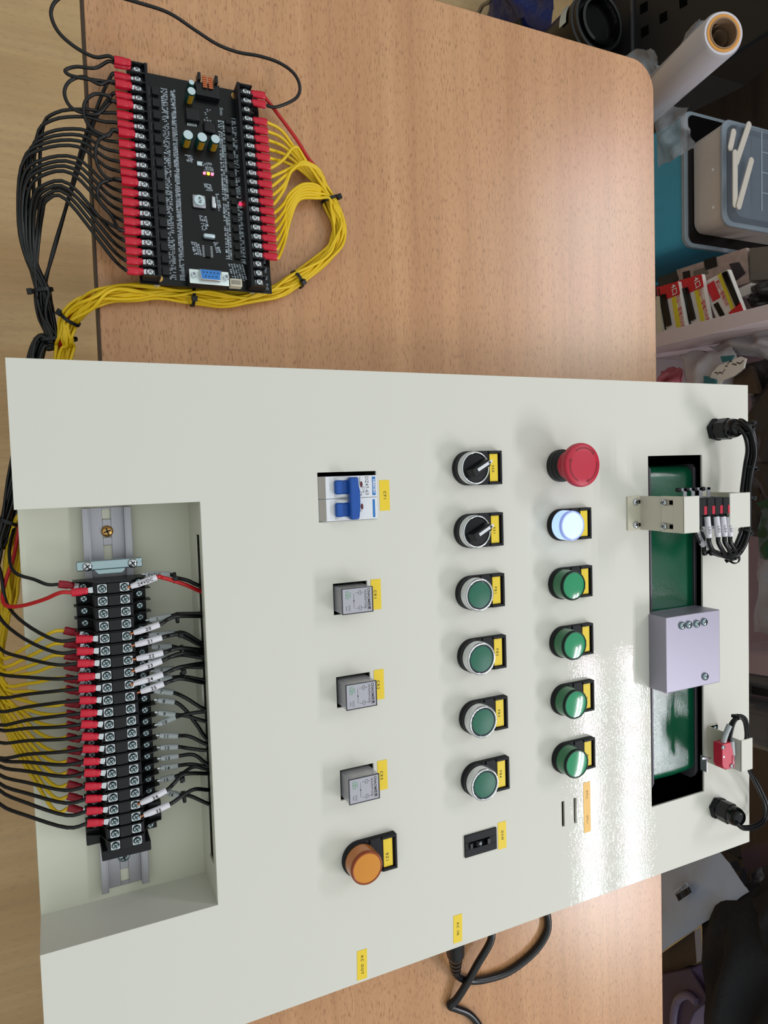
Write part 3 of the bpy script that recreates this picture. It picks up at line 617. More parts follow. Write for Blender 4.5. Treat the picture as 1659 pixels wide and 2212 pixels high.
for k in range(8):
    for s_ in (-1, 1): b.cbox(-4.1 + k * 1.18, s_ * 3.1, 1.6, .45, 2.0, .5)
b.build('chip_legs', 'steel', PB, (p.x, p.y, 0), smooth=False)['kind'] = 'stuff'
for px, py, m in ((442, 373, 'led_pink'), (450.5, 374, 'led_yellow'), (459, 375.5, 'led_pink'), (519.5, 439.5, 'led_red')):
    pbx('status_led', px, py, 3, 1.8, 2.0, 1.6, 2.8, m, .2)
pbx('white_part', 431, 353, 3, 3.2, 4, 1.6, 3.4, 'cap_top', .3)
# DB9 socket
p = pcb_hit(453, 598, 14); DB = MB().box(-5.6, 5.6, -15.2, 15.2, 12, 13).build('serial_socket', 'nickel', PB, (p.x, p.y, 0), bevel=.8)
MB().box(-5.2, 5.2, -14.8, 14.8, 1.6, 12).build('socket_body', 'black_matte', DB)
MB().prism([(-4.2, -8.6), (4.2, -7.6), (4.2, 7.6), (-4.2, 8.6)], 13, 18.2).build('socket_shell', 'steel', DB, bevel=.6)
MB().prism([(-3.6, -7.8), (3.6, -6.9), (3.6, 6.9), (-3.6, 7.8)], 18.2, 18.5).build('socket_insert', 'db_blue', DB, smooth=False)
b = MB()
for k in range(5): b.lathe([(.55, 18.5), (.5, 18.6)], (-1.5, -5.4 + k * 2.7, 0), 10)
for k in range(4): b.lathe([(.55, 18.5), (.5, 18.6)], (1.6, -4.05 + k * 2.7, 0), 10)
b.build('pin_holes', 'ink', DB, smooth=False)
for y in (-12.4, 12.4): MB().lathe([(2.2, 13), (2.2, 17.4), (1.3, 17.4), (1.2, 14)], n=6).build('jack_post', 'steel', DB, (0, y, 0), ang=20)
p = pcb_hit(510, 610, 8); WC = MB().box(-3, 3, -4.9, 4.9, 1.6, 8).build('white_connector', 'ivory', PB, (p.x, p.y, 0), bevel=.3)
MB().box(-1.8, 1.8, -3.8, 3.8, 8, 8.1).build('socket_opening', 'coil', WC, smooth=False)
def row(name, n, a, b_, dx, dy, dz, m, h=3, bev=.15):
    A = pcb_hit(*a, h); B = pcb_hit(*b_, h); o0 = None
    for i in range(n):
        q = A.lerp(B, i / (n - 1))
        if o0 is None: o0 = MB().cbox(0, 0, 1.6, dx, dy, dz).build(name, m, PB, (q.x, q.y, 0), bevel=bev)
        else: c = o0.copy(); c.location = Vector((q.x, q.y, 0)) * MM; COL.objects.link(c)
row('driver_chip', 16, (335, 197), (358, 586), 6.2, 5.2, 2.6, 'chip'); row('isolator_chip', 16, (493, 263), (514, 554), 3.8, 4.4, 2.2, 'chip')
row('status_strip', 16, (319, 195), (345, 584), 6.0, 2.0, .5, 'glass_tag', 2)
def smds(name, a, b_, n, wid, cols, jx, seed, dens=.9, w=(.9, 1.5)):
    rr = random.Random(seed); A = pcb_hit(*a, 1.6); B = pcb_hit(*b_, 1.6); b = MB()
    for i in range(n):
        q = A.lerp(B, i / (n - 1))
        for k in range(cols):
            if rr.random() > dens: continue
            y = (k + .5) / cols * wid - wid / 2; s1_, s2_ = rr.uniform(.55, .85), rr.uniform(*w)
            b.cbox(q.x + rr.uniform(-jx, jx), q.y + y, 1.6, s1_, s2_, rr.uniform(.25, .6), rr.choice((0, 0, 0, 1, 1, 2)))
    b.build(name, ['silk', 'smd', 'glass_tag'], PB, smooth=False)['kind'] = 'stuff'
smds('small_components', (354, 193), (374, 603), 112, 5.0, 4, .25, 1, .68); smds('small_components', (372.5, 195), (394, 605), 124, 3.8, 3, .1, 2, .9)
smds('small_components', (477, 262), (495, 560), 110, 5.4, 3, .3, 3, .75, (1.1, 1.8)); smds('small_components', (506, 258), (528, 570), 120, 5.4, 3, .3, 4, .72, (1.1, 1.8)); smds('small_components', (509, 572), (518, 605), 14, 13, 6, .3, 5, .85)
smds('small_components', (444, 236), (452, 264), 8, 9, 4, .4, 6, .5); smds('small_components', (407, 337), (412, 350), 5, 6, 4, .3, 7, .7); smds('small_components', (446, 352), (452, 372), 7, 8, 5, .3, 8, .7)
smds('small_components', (447, 398), (452, 412), 5, 6, 4, .2, 9, .8); smds('small_components', (438, 468), (444, 497), 10, 6, 4, .2, 10, .7); smds('small_components', (421, 524), (427, 550), 10, 6.5, 4, .2, 11, .9)
smds('small_components', (466, 525), (472, 545), 7, 4, 3, .2, 12, .7); smds('small_components', (469, 420), (475, 455), 11, 3, 2, .2, 13, .8)
RZ = (0, 0, 0)
p = pcb_hit(478, 241, 1.7); text('Entu', 2.6, 'silk', PB, (p.x, p.y, 1.68), sp=1.0, bold=.06)
for s_, (px, py) in (('Lnt', (572, 565)), ('Out', (574, 583)), ('Int', (576, 601)), ('RxD', (577, 620))):
    p = pcb_hit(px, py, 1.7); text(s_, 2.2, 'silk', PB, (p.x, p.y, 1.68), sp=.95)
# ================================================================ wires
def crimp(wire, p, d, tongue=1, s=1.0, m='crimp_red', up=(0, 0, 1)):
    """crimped red spade: sleeve on the wire side, waist, then the metal tongue along +d; p = wire end; returns nothing"""
    M = basis(Vector(p) - wire_org[wire.name], d, up)
    prof = [(2.3, -1.0), (2.5, 0), (2.5, 6.2), (2.1, 7.0), (2.3, 8.4), (2.1, 10.4), (1.2, 11)]
    b = MB(); k = 0
    b.lathe([(r * s, x * s) for r, x in prof], n=12)
    b.xf(Matrix(((0, 0, 1, 0), (1.28, 0, 0, 0), (0, .8, 0, 0), (0, 0, 0, 1)))); b.xf(M); b.build('crimp_sleeve', m, wire, ang=50)
    if tongue:
        b = MB().prism([(10 * s, -1.6 * s), (12.4 * s, -2.3 * s), (14.6 * s, -2.3 * s), (14.6 * s, 2.3 * s), (12.4 * s, 2.3 * s), (10 * s, 1.6 * s)], -1.0, -.4); b.xf(M); b.build('spade_tongue', 'steel', wire, bevel=.15)
wire_org = {}
def wire(name, path, r, m, label, group, n=6, cat='wire', sides=8):
    P = smooth_path(path, n); o0 = P[0].copy()
    o = MB().tube([p - o0 for p in P], r, sides).build(name, m, None, o0, ang=80); wire_org[o.name] = o0
    return tag(o, label, cat, group)
def bundle(C, k, N, RB, twist=1.0, ph=0.0, wob=1.0):
    C = smooth_path(C, 3); m = len(C); out = []; r = RB * math.sqrt((k + .5) / N) * .88; a0 = k * 2.39996 + ph; nr = None
    for i, c in enumerate(C):
        T = (C[min(i + 1, m - 1)] - C[max(i - 1, 0)]).normalized(); up = Vector((0, 0, 1)); s = T.cross(up).normalized(); q = s.cross(T)
        a = a0 + twist * i / m + .5 * wob * math.sin(i * .9 + k * 1.7); rr_ = r * (1 + .16 * wob * math.sin(i * .7 + k * 2.1))
        out.append(c + (s * math.cos(a) + q * math.sin(a)) * rr_)
    return out
def W(p): return PM @ p
UY, BK = [], []
upx = [1272, 1298.7, 1324.7, 1350, 1377.7, 1403.5, 1430.4, 1455.8, 1481.6, 1509, 1536.4, 1562.5, 1588.5, 1614.5, 1641, 1667.5, 1694.7, 1720.7, 1746.8, 1772.8]
def upper_end(i): return Vector((UT0 + i * PITCH, VC - 7.6, ZU))
def lower_end(i): return Vector((UT0 + i * PITCH, VC - 19.4, ZL))
# --- yellow wires: board's right row -> round the board -> under the console -> lower deck
ZB = DT + 7.2
YC = [at(712, 432, ZB), at(731, 490, ZB), at(712, 548, ZB), at(642, 604, ZB), at(585, 632, ZB), at(500, 646, ZB), at(416, 641, ZB), at(330, 631, ZB), at(250, 633, ZB + 1), at(195, 652, ZB - 3), at(152, 690, ZB - 14), at(139, 732, ZB - 18), at(136, 775, DT - 17), Vector((60, 22, DT - 20)), at(36, 1165, -84), at(18, 1300, -84)]
lowpx = [1362, 1390, 1416, 1437.6, 1464.5, 1487.7, 1517.6, 1541, 1565, 1591, 1619, 1643.5, 1668, 1694, 1720, 1744.8]
def board_end(S, i, side):
    """end of wire at the board: returns (wire end, direction of tongue)"""
    e = S[i]; d = Vector((0, side, 0)); p_ = e - d * 15.6 + Vector((0, 0, 0)); return W(p_), PM.to_3x3() @ d
def yellow_in(i):
    p0, d0 = board_end(RS, i, -1); q = p0 + Vector((0, 2.5, -.3)); t = (i - 3) / 15
    if i <= 7: mid = [at(603 + 2 * i, 283 + 17 * (i - 3), -50), at(640 + i, 330 + 9 * (i - 3), -54), at(683 - i, 372 + 3 * i, -55)]
    elif i == 8: mid = [at(612, 345, -40), at(638, 317, -36), at(662, 350, -44)]
    elif i in (9, 10): mid = [at(622, 366 + 9 * (i - 9), -42), at(655, 352 + 4 * (i - 9), -42), at(690, 368 + 5 * (i - 9), -47)]
    elif i in (11, 12): mid = [at(614, 398 + 10 * (i - 11), -42), at(632, 366, -40), at(668, 352 + 8 * (i - 11), -44)]
    else:
        s_ = (i - 13) / 5; mid = [at(613 + 3 * s_, 440 + 78 * s_, -45), at(626 + 2 * s_, 418 + 52 * s_, -44), at(655 - 8 * s_, 398 + 33 * s_, -45), at(688, 402 + 26 * s_, -50)]
    return p0, d0, [p0, q] + mid
for j in range(17):
    red = j == 16
    if not red:
        i = j + 3; p0, d0, head = yellow_in(i); k_t = j + 4
    else:
        p0, d0 = board_end(RS, 0, -1); head = [p0, p0 + Vector((5, 8, -4)), at(640, 300, -50), at(668, 345, -53), at(697, 380, -54)]
    body = bundle(YC, 2 if red else (j if j < 2 else j + 1), 17, 7.2, 2.2)
    if not red:
        e = lower_end(k_t); t = j / 15
        ex = 141 + 8 * t; end = at(ex, lowpx[j], ZL + .5)
        tail = [at(6 + R.uniform(-8, 8), 1425 + 135 * t + R.uniform(-10, 10), -62), at(60 + 20 * t, lowpx[j] + 34 - 85 * t, -44), end + Vector((R.uniform(-1, 1), -9, -.5)), end]
        if t > .5: tail = [at(-8, 1400, -78)] + tail
        name, rr_, mm, lb = 'yellow_wire', 1.32, 'yellow_wire', 'yellow wire from the board\'s right row to the %s wired lower terminal' % ORD[j]
        gp = 'yellow wires between board and terminal strip'
    else:
        e = upper_end(0); end = at(157, 1280, ZU + .5)
        body = body[:-4]
        tail = [at(30, 1200, -70), at(8, 1270, -62), at(10, 1306, -50), at(45, 1309, -38), at(95, 1295, -22), end + Vector((-.6, -8, -1)), end]
        name, rr_, mm, lb = 'red_wire', 1.45, 'red_wire', 'red wire from the board\'s top right screw to the first terminal beside the end stop'
        gp = None
    o = wire(name, head + body + tail, rr_, mm, lb, gp, n=4)
    crimp(o, p0, d0, 1, 1.0)
    crimp(o, end, e - end, 1, .92, 'crimp_red' if red else 'crimp_dark')
# --- black wires: board's left row -> loops -> under the console -> upper deck
BC = [at(92, 626, -76), at(103, 690, -80), at(112, 740, -82), Vector((-20, 20, -84)), Vector((60, 4, -84)), at(14, 1135, -84), at(-12, 1200, -82)]
dest = [1, 3, 5, 6, 8, 9, 10, 11, 13, 14, 15, 16, 18, 19, 20, 21]
leftjit = [0, 0, 82, 70, 60, 52, 42, 38, 42, 48, 46, 54, 62, 70, 78, 84]
def left_head(i, n_):
    p0, d0 = board_end(LS, i, 1); q = p0 + Vector((-.4, -2.5, .3)); E_ = 252 + 26 * i / 21; yy = 151 + 20.8 * i
    if i == 1: mid = [at(222, 200, -52), at(205, 245, -54), at(182, 300, -58), at(150, 420, -66), at(116, 545, -74)]
    elif i == 3: mid = [at(228, 222, -50), at(205, 260, -52), at(178, 340, -58), at(136, 470, -68), at(112, 550, -74)]
    else:
        t = (i - 5) / 16; lx = leftjit[n_]
        ax, ay = 165 - 40 * t, 228 + 195 * t ** .9
        mid = [at(E_ - 38, yy - 12 - 22 * t, -44 + 2 * t), at(ax + 18, ay + 8, -42), at((ax + lx) / 2 - 4, ay + 16 - 6 * t, -46), at(lx + 8, ay + 60 - 22 * t, -54), at(lx + 2, 470 + 30 * t, -66), at(lx * .5 + 38, 560, -74)]
    return p0, d0, [p0, q] + mid
x0y = {4: 1288, 5: 1335, 6: 1401, 7: 1456, 8: 1507, 9: 1537, 10: 1566, 11: 1577, 12: 1604, 13: 1637, 14: 1641, 15: 1655, 16: 1674, 17: 1693, 18: 1708, 19: 1737}
sly = {4: 1381, 5: 1407, 6: 1433, 7: 1463, 8: 1488, 9: 1513, 10: 1541, 11: 1564.5, 12: 1591, 13: 1617.5, 14: 1645, 15: 1669.5, 16: 1699, 17: 1726, 18: 1752, 19: 1778}
for n_, i in enumerate(dest):
    p0, d0, head = left_head(i, n_); body = bundle(BC, n_, 17, 6.6, 1.4, 1.0); k = n_ + 4
    ex = 167 + 24 * (k - 4) / 15; end = at(ex, sly[k], ZU + .5); e = upper_end(k); y0_ = x0y[k]
    if k < 7: tail = [at(-10 + (0 if k > 4 else 12), y0_ - 50, -66), at(0 + (14 if k == 4 else 0), y0_ + (14 if k == 4 else 0), -54), at(52, y0_ + (sly[k] - y0_) * .62, -34)]
    else: tail = [at(-45, 1290 + (k - 7) * 16, -78), at(-20, y0_ - 24 - (k - 7) * 2, -58), at(0, y0_, -48), at(60, y0_ + (sly[k] - y0_) * .55 + 3, -32)]
    tail += [end + Vector((-1.0 + .12 * k, -14, -3)), end]
    o = wire('black_wire', head + body + tail, 1.3, 'black_wire', 'black wire from the board\'s left row to the %s wired upper terminal' % ORD[n_], 'black wires between board and terminal strip', n=4)
    crimp(o, p0, d0, 1); crimp(o, end, e - end, 1, .95)
# seventeenth: to the lower deck of the first terminal
p0, d0 = board_end(LS, 17, 1); p0 = p0 + Vector((-1, -1, -3)); E_ = 273
body = bundle(BC, 16, 17, 6.6, 1.4, 1.0); end = at(129, 1262, ZL + .5)
o = wire('black_wire', [p0, p0 + Vector((-3, -8, 0)), at(200, 460, -46), at(150, 415, -48), at(95, 410, -52), at(58, 470, -64), at(74, 560, -74)] + body[:-3] + [at(20, 1190, -66), at(30, 1235, -50), at(75, 1252, -40), end + Vector((-.4, -8, -1)), end], 1.3, 'black_wire', 'black wire from the board\'s left row to the lower screw beside the end stop', 'black wires between board and terminal strip', n=4)
crimp(o, p0, d0, 1); crimp(o, end, lower_end(0) - end, 1, .9, 'crimp_dark')
# jumper loops on the left row
JL = [((0, 2), [(205, 147), (165, 144), (141, 152), (152, 163), (185, 170)], 'first jumper loop, topmost and narrow, at the board\'s left row'),
      ((2, 4), [(215, 182), (180, 166), (150, 176), (139, 200), (150, 228), (176, 243), (212, 246)], 'second jumper loop, reaching past the desk edge, at the board\'s left row'),
      ((4, 7), [(236, 208), (205, 203), (184, 220), (182, 250), (200, 280), (232, 294)], 'third jumper loop from the top at the board\'s left row'),
      ((7, 12), [(238, 288), (214, 302), (206, 330), (214, 365), (232, 385)], 'fourth jumper loop from the top at the board\'s left row'),
      ((12, 17), [(240, 388), (218, 396), (210, 415), (218, 440), (240, 465)], 'lowest jumper loop at the board\'s left row')]
for (a, b_), mid, lb in JL:
    pa, da = board_end(LS, a, 1); pb, db = board_end(LS, b_, 1); pa = pa + Vector((0, 0, 3.4)); pb = pb + Vector((0, 0, 1.2))
    zs = [-38 - 5 * math.sin(PI * (q + 1) / (len(mid) + 1)) * (0 if a > 3 else 1) for q in range(len(mid))]
    o = wire('jumper_wire', [pa, pa + Vector((0, -5, 1))] + [at(x, y, z) for (x, y), z in zip(mid, zs)] + [pb + Vector((0, -5, 1)), pb], 1.3, 'black_wire', 'black ' + lb, 'black jumper loops on the board', n=5)
    crimp(o, pa, da, 0); crimp(o, pb, db, 1)
pa, da = board_end(RS, 1, -1); pb, db = board_end(LS, 0, 1); pb = pb + Vector((-1, 0, 6.4))
o = wire('long_loop_wire', [pa, pa + Vector((0, 10, 0)), at(637, 214, -46), at(648, 190, -44), at(636, 160, -42), at(604, 136, -42), at(560, 121, -44), at(515, 113, -46), at(470, 96, -44), at(420, 64, -40), at(365, 28, -36), at(300, 6, -34), at(240, -10, -34), at(175, -18, -36), at(128, -4, -40), at(110, 26, -44), at(124, 66, -46), at(160, 100, -46), at(204, 123, -44), pb + Vector((-1.5, -5, .6)), pb], 1.35, 'black_wire', 'long black wire looping over the desk from the board\'s right row to its left row', None, n=5)
crimp(o, pa, da, 1); crimp(o, pb, db, 0)
# --- wires from the strip to the slot in the recess wall
def out_wire(pts, z0_, mark, upper, m='black_wire'):
    a, b_ = pts[0], pts[1]; zu = z0_
    A = at(*a, zu + 1.0); B = at(*b_, zu + (1.5 if upper else 1)); q = [A, B]
    rest = pts[2:]; nn = len(rest)
    for i, c in enumerate(rest):
        t = (i + 1) / nn
        q.append(at(c[0], c[1], zu + (-17.5 - zu) * t) if i < nn - 1 else atv(c[0], c[1], 126) )
    q[-1].z = max(min(q[-1].z, -15.5), -21); q[-1].x = min(max(q[-1].x, s0 + 2), s1 - 2); q.append(q[-1] + Vector((R.uniform(-3, 3), 14, 0)))
    up_word = 'upper' if upper else 'lower'
    o = wire('marked_wire', q, 1.5 if not upper else 1.55, m, '%s wire with a %s marker sleeve numbered %s, entering the wall slot' % ('red' if m == 'red_wire' else 'black', 'white' if upper else 'grey', WORDN.get(mark, mark)), 'marked wires from the strip to the wall slot', n=6)
    S = smooth_path([A, A.lerp(B, .33) + Vector((0, 0, .5 if upper else 0)), A.lerp(B, .66) + Vector((0, 0, .5 if upper else 0)), B], 3)
    o0 = wire_org[o.name]
    MB().tube([p - o0 for p in S], [1.9 + .5 * min(1, i / 2.0) for i in range(len(S))], 12).build('marker_sleeve', 'white_sleeve' if upper else 'grey_sleeve', o, ang=60)
    d = (B - A).normalized(); mid = A.lerp(B, .55 if upper else .35) + Vector((0, 0, 3.2 if upper else 2.75))
    ang_ = math.atan2(d.x, d.y)  # reading direction along the sleeve
    text(mark, 2.6 if len(mark) < 4 else 2.4, 'ink', o, mid - o0, rot=(0, 0, math.atan2(d.y, d.x)), name='sleeve_print', sp=1.2, bold=.05)
    MB().tube([A - d * 2.6 - o0, A + d * 1.5 - o0], .8, 8).build('bare_end', 'copper' if upper else 'steel', o)
    return o
WORDN = dict(zip([str(i) for i in range(1, 17)], 'one two three four five six seven eight nine ten eleven twelve thirteen fourteen fifteen sixteen'.split())); WORDN.update({'20': 'twenty', '21': 'twenty-one', '22': 'twenty-two', '23': 'twenty-three', '24': 'twenty-four', '25': 'twenty-five', '34': 'thirty-four', '35': 'thirty-five'})
UPW = [('20', 4, [(289, 1367), (344, 1349), (362, 1338), (385, 1331), (434, 1325)]), ('21', 5, [(292, 1393), (349, 1377), (366, 1373), (390, 1372), (436, 1390)]), ('22', 6, [(295, 1423), (351.5, 1410), (370, 1404), (395, 1400), (437, 1396)]),
       ('23', 7, [(292, 1448), (349, 1427.5), (370, 1418), (395, 1411), (437, 1404)]), ('24', 8, [(289, 1477), (351.5, 1456.5), (375, 1446), (395, 1440), (440, 1426)]), ('25', 9, [(304, 1494), (353, 1477), (375, 1469), (395, 1466), (440, 1466)]),
       ('34', 18, [(304, 1734.6), (359, 1707), (375, 1693), (400, 1672), (447, 1655)]), ('35', 19, [(311, 1760.7), (366, 1737.5), (390, 1722), (420, 1705), (450, 1692)])]
LOW = [('0VDC', [(314, 1241), (366, 1241), (378, 1247), (405, 1254), (430, 1262)]), ('1', [(322, 1339), (369, 1330.5), (388, 1326), (434, 1320)]), ('2', [(321, 1372.5), (376, 1368), (400, 1368), (434, 1383)]), ('3', [(327, 1397), (370, 1396), (395, 1403), (437, 1409)]),
       ('4', [(327, 1427), (365, 1420), (395, 1415), (437, 1413)]), ('5', [(333, 1448), (376, 1445), (400, 1441), (438, 1433)]), ('6', [(327, 1468), (371, 1463.6), (400, 1462), (440, 1461)]), ('7', [(333, 1491.6), (373, 1496), (400, 1507), (441, 1523)]),
       ('8', [(340, 1512), (376, 1516), (400, 1533), (425, 1566), (445, 1588)]), ('9', [(341, 1539), (377.6, 1543.6), (405, 1547), (443, 1548)]), ('10', [(341, 1564), (379, 1549.5), (405, 1542), (443, 1527)]), ('11', [(344, 1588.5), (383.5, 1589.4), (410, 1591), (445, 1596)]),
       ('12', [(346, 1614.5), (383.5, 1613), (410, 1617), (445, 1607)]), ('13', [(347, 1638), (385, 1633), (420, 1631), (446, 1638)]), ('14', [(347, 1659), (383.5, 1654), (415, 1651), (447, 1643)]), ('15', [(347, 1685), (376, 1678), (395, 1670), (420, 1656), (447, 1648)]), ('16', [(359, 1711.5), (385, 1717), (410, 1719), (449, 1720)])]
out_wire([(283, 1267), (338, 1247), (352, 1248), (380, 1256), (405, 1265), (432, 1274)], ZU, '24VDC', True, 'red_wire')
for mk, i, pts in UPW: out_wire(pts, ZU, mk, True)
for mk, pts in LOW: out_wire(pts, ZL + 3, mk, False)
# ================================================================ cable ties
def tie(c, d, ra, rb, ang, label, grp='black cable ties', w=1.3, hd=1.0):
    c = Vector(c); M = basis(c, d); t = empty('cable_tie', c, label, 'cable tie', grp); B3 = M.to_3x3().to_4x4()
    P = [Vector((0, ra * math.cos(a), rb * math.sin(a))) for a in [2 * PI * k / 24 for k in range(25)]]
    b = MB(); n = 24
    for k in range(n):
        a = 2 * PI * k / n
        for (x, e) in ((-w, .0), (w, .0), (w, .7), (-w, .7)): b.v.append(Vector((x, (ra + e) * math.cos(a), (rb + e) * math.sin(a))))
    for k in range(n):
        q = (k + 1) % n
        for s_ in range(4): b.f.append((k * 4 + s_, k * 4 + (s_ + 1) % 4, q * 4 + (s_ + 1) % 4, q * 4 + s_)); b.m.append(0)
    b.xf(B3); b.build('strap', 'black', t, ang=40)
    a = math.radians(ang); h = MB().box(-2.2 * hd, 2.2 * hd, -2.0 * hd, 2.0 * hd, 0, 4 * hd).xf(B3 @ Matrix.Translation((0, ra * math.cos(a), rb * math.sin(a))) @ Matrix.Rotation(a - PI / 2, 4, 'X'))
    h.build('tie_head', 'black', t, bevel=.4); return t
def dirp(a, b_): return Vector(b_) - Vector(a)
tie(at(712, 432, ZB), dirp(at(700, 400, ZB), at(722, 455, ZB)), 7.6, 7, 5, 'cable tie where the yellow wires gather at the right of the board')
tie(at(642, 604, ZB), dirp(at(660, 590, ZB), at(620, 616, ZB)), 7.4, 7, 60, 'cable tie on the yellow bundle beyond the board\'s lower right corner')
tie(at(416, 641, ZB), dirp(at(450, 645, ZB), at(380, 636, ZB)), 7.4, 7, 70, 'cable tie on the yellow bundle below the blue socket')
tie(at(152, 690, ZB - 14), dirp(at(170, 672, ZB - 9), at(142, 716, ZB - 17)), 7.4, 7, 175, 'cable tie on the yellow bundle where it drops off the desk edge')
tie(at(92, 627, -76), dirp(at(85, 600, -76), at(98, 655, -78)), 7.2, 7, 180, 'cable tie on the black bundle off the desk edge')
tie(at(126, 734, -82), dirp(at(122, 715, -82), at(128, 755, -82)), 13.5, 7.5, 178, 'wide cable tie around black and yellow bundles together, beside the console')
tie(at(20, 1128, -84), dirp(at(28, 1110, -84), at(10, 1150, -84)), 8, 7, 178, 'cable tie on the black bundle at the console\'s front edge')
for k, (px, py, z, lb) in enumerate(((377, 1248, -18, 'small cable tie holding the red and 0VDC wires'), (383, 1334, -19, 'small cable tie on wires one and twenty'), (389, 1370, -19, 'small cable tie on wires two and twenty-one'), (393, 1405, -18, 'small cable tie on wires three and twenty-two'), (395, 1448, -18, 'small cable tie on wires five and twenty-four'), (396, 1462, -19, 'small cable tie on wires six and twenty-five'), (392, 1679, -19, 'small cable tie on wires fifteen and thirty-four'), (398, 1722, -19, 'small cable tie on wires sixteen and thirty-five'))):
    tie(at(px, py, z), (0, 1, 0), 2.2 if k in (2, 5) else 3.6, 3.2, (90, -80)[k % 2], lb, 'small cable ties in the recess', 1.0, .8)
# ================================================================ cables at the far edge
CB1 = [at(1598, 917, 34), at(1613, 922, 42), at(1622, 940, 42), at(1626, 972, 36), at(1620, 1010, 28), at(1614, 1060, 24), at(1613, 1110, 26), at(1612, 1145, 28), at(1600, 1180, 32), at(1585, 1200, 34)]
gb = 'dark sensor cables in the far bundle'
TGT = [(1531, 1160), (1551, 1158), (1565, 1157), (1577, 1157), (1535, 1183), (1520, 1178)]
for k in range(6):
    P = bundle(CB1, k, 6, 6.8, .5, 0, .15); ex, ey = TGT[k]
    zt_ = 44 if k < 4 else 24
    tl = [at(1578 - 3 * k, 1206 - k, 33), at(ex + 12, 1192, zt_ - 4), at(ex + 1, 1172 if k < 4 else 1196, zt_), at(ex, ey, zt_)]
    if k < 4: tl += [at(ex - 2, 1130, zt_ + 1), at(ex - 3, 1116, zt_ - 1)]
    else: tl += [at(ex - 12, 1166, zt_), at(ex - 20, 1150, zt_)]
    o = wire('sensor_cable', P + tl, 2.25, 'black_wire', 'thick dark cable from the corner gland to %s' % ['the first sleeve marked LG2', 'the second sleeve marked LG3', 'the third sleeve marked LG4', 'the last sleeve marked LG0', 'the rear COM sleeve nearer the brackets', 'the outer COM sleeve at the slot'][k], gb, n=3)
    o0 = wire_org[o.name]
    if k < 4:
        S = smooth_path([at(ex, ey, zt_), at(ex - 1, ey - 15, zt_ + 1), at(ex - 4, 1116, zt_)], 5); nm = ['LG2', 'LG3', 'LG4', 'LG0'][k]
    else:
        S = smooth_path([at(ex, ey, zt_), at(ex - 10, ey - 16, zt_), at(ex - 16, 1142, zt_)], 5); nm = 'COM'
    MB().tube([p - o0 for p in S], 3.0, 12).build('marker_sleeve', 'white_sleeve', o, ang=60)
    md = S[len(S) // 2] - o0; text(nm, 2.6, 'ink', o, md + Vector((0, -1.5, 2.95)), rot=(0.3, 0, .15 if k < 4 else .5), name='sleeve_print', sp=1.2)
for (px, py, z, a, b_, rr_, an, lb) in ((1617, 926, 42, (1606, 916), (1622, 940), 6.6, 10, 'cable tie just above the corner cable gland'), (1622, 1010, 28, (1625, 985), (1618, 1040), 6.6, 0, 'cable tie midway along the far cable bundle'), (1614, 1075, 25, (1616, 1050), (1613, 1100), 6.6, 10, 'cable tie on the far bundle where the cream bracket begins'),
                                (1611, 1147, 28, (1613, 1125), (1604, 1168), 6.6, 0, 'cable tie on the far bundle below the cream bracket'), (1584, 1203, 33, (1600, 1190), (1565, 1208), 6.6, -60, 'lowest cable tie, where the bundle turns to the sleeves')):
    tie(at(px, py, z), dirp(at(*a, z), at(*b_, z)), rr_, rr_, an, lb, 'cable ties on the far bundle')
for k, off in enumerate((0, 3.6)):
    o = wire('switch_lead', [at(1590, 1778, 32), at(1606, 1786, 30), at(1632, 1782, 22), at(1650, 1766, 16), at(1652, 1740, 14), at(1642, 1715, 16), at(1630, 1690, 18), at(1617, 1662, 22), at(1612, 1640, 26), at(1608, 1615, 26), at(1612, 1590, 28), at(1608, 1560, 34), at(1598, 1550, 36), at(1586, 1560, 34), at(1578 + off, 1590, 30), at(1577 + off, 1604, 29)] if k == 0 else
             [at(1592, 1781, 30), at(1608, 1791, 28), at(1636, 1787, 19), at(1655, 1768, 13), at(1657, 1738, 12), at(1646, 1710, 13), at(1634, 1686, 15), at(1619, 1664, 19), at(1615, 1640, 23), at(1613, 1615, 23), at(1616, 1590, 25), at(1612, 1556, 31), at(1598, 1546, 33), at(1583, 1557, 31), at(1571, 1580, 28), at(1566, 1598, 27)], 1.8, 'black_wire', ['dark lead from the gland to the red microswitch, inner of two', 'dark lead from the gland to the red microswitch, outer of two'][k], 'leads of the red microswitch', n=5)
    o0 = wire_org[o.name]; S = ([at(1580, 1600, 30), at(1582, 1630, 28)], [at(1576, 1566, 31), at(1566, 1590, 28), at(1562, 1606, 27)])[k]
    MB().tube([p - o0 for p in smooth_path(S, 4)], [2.2, 2.5, 2.8, 2.8, 2.6][:5] + [2.6] * 10 if False else 2.8, 12).build('marker_sleeve', 'grey_sleeve', o, ang=60)
tie(at(1592, 1549, 35), (0, 1, 0), 2.6, 2.6, -90, 'small cable tie on the curved leads beside the red microswitch', 'cable ties on the far bundle', 1, .8)
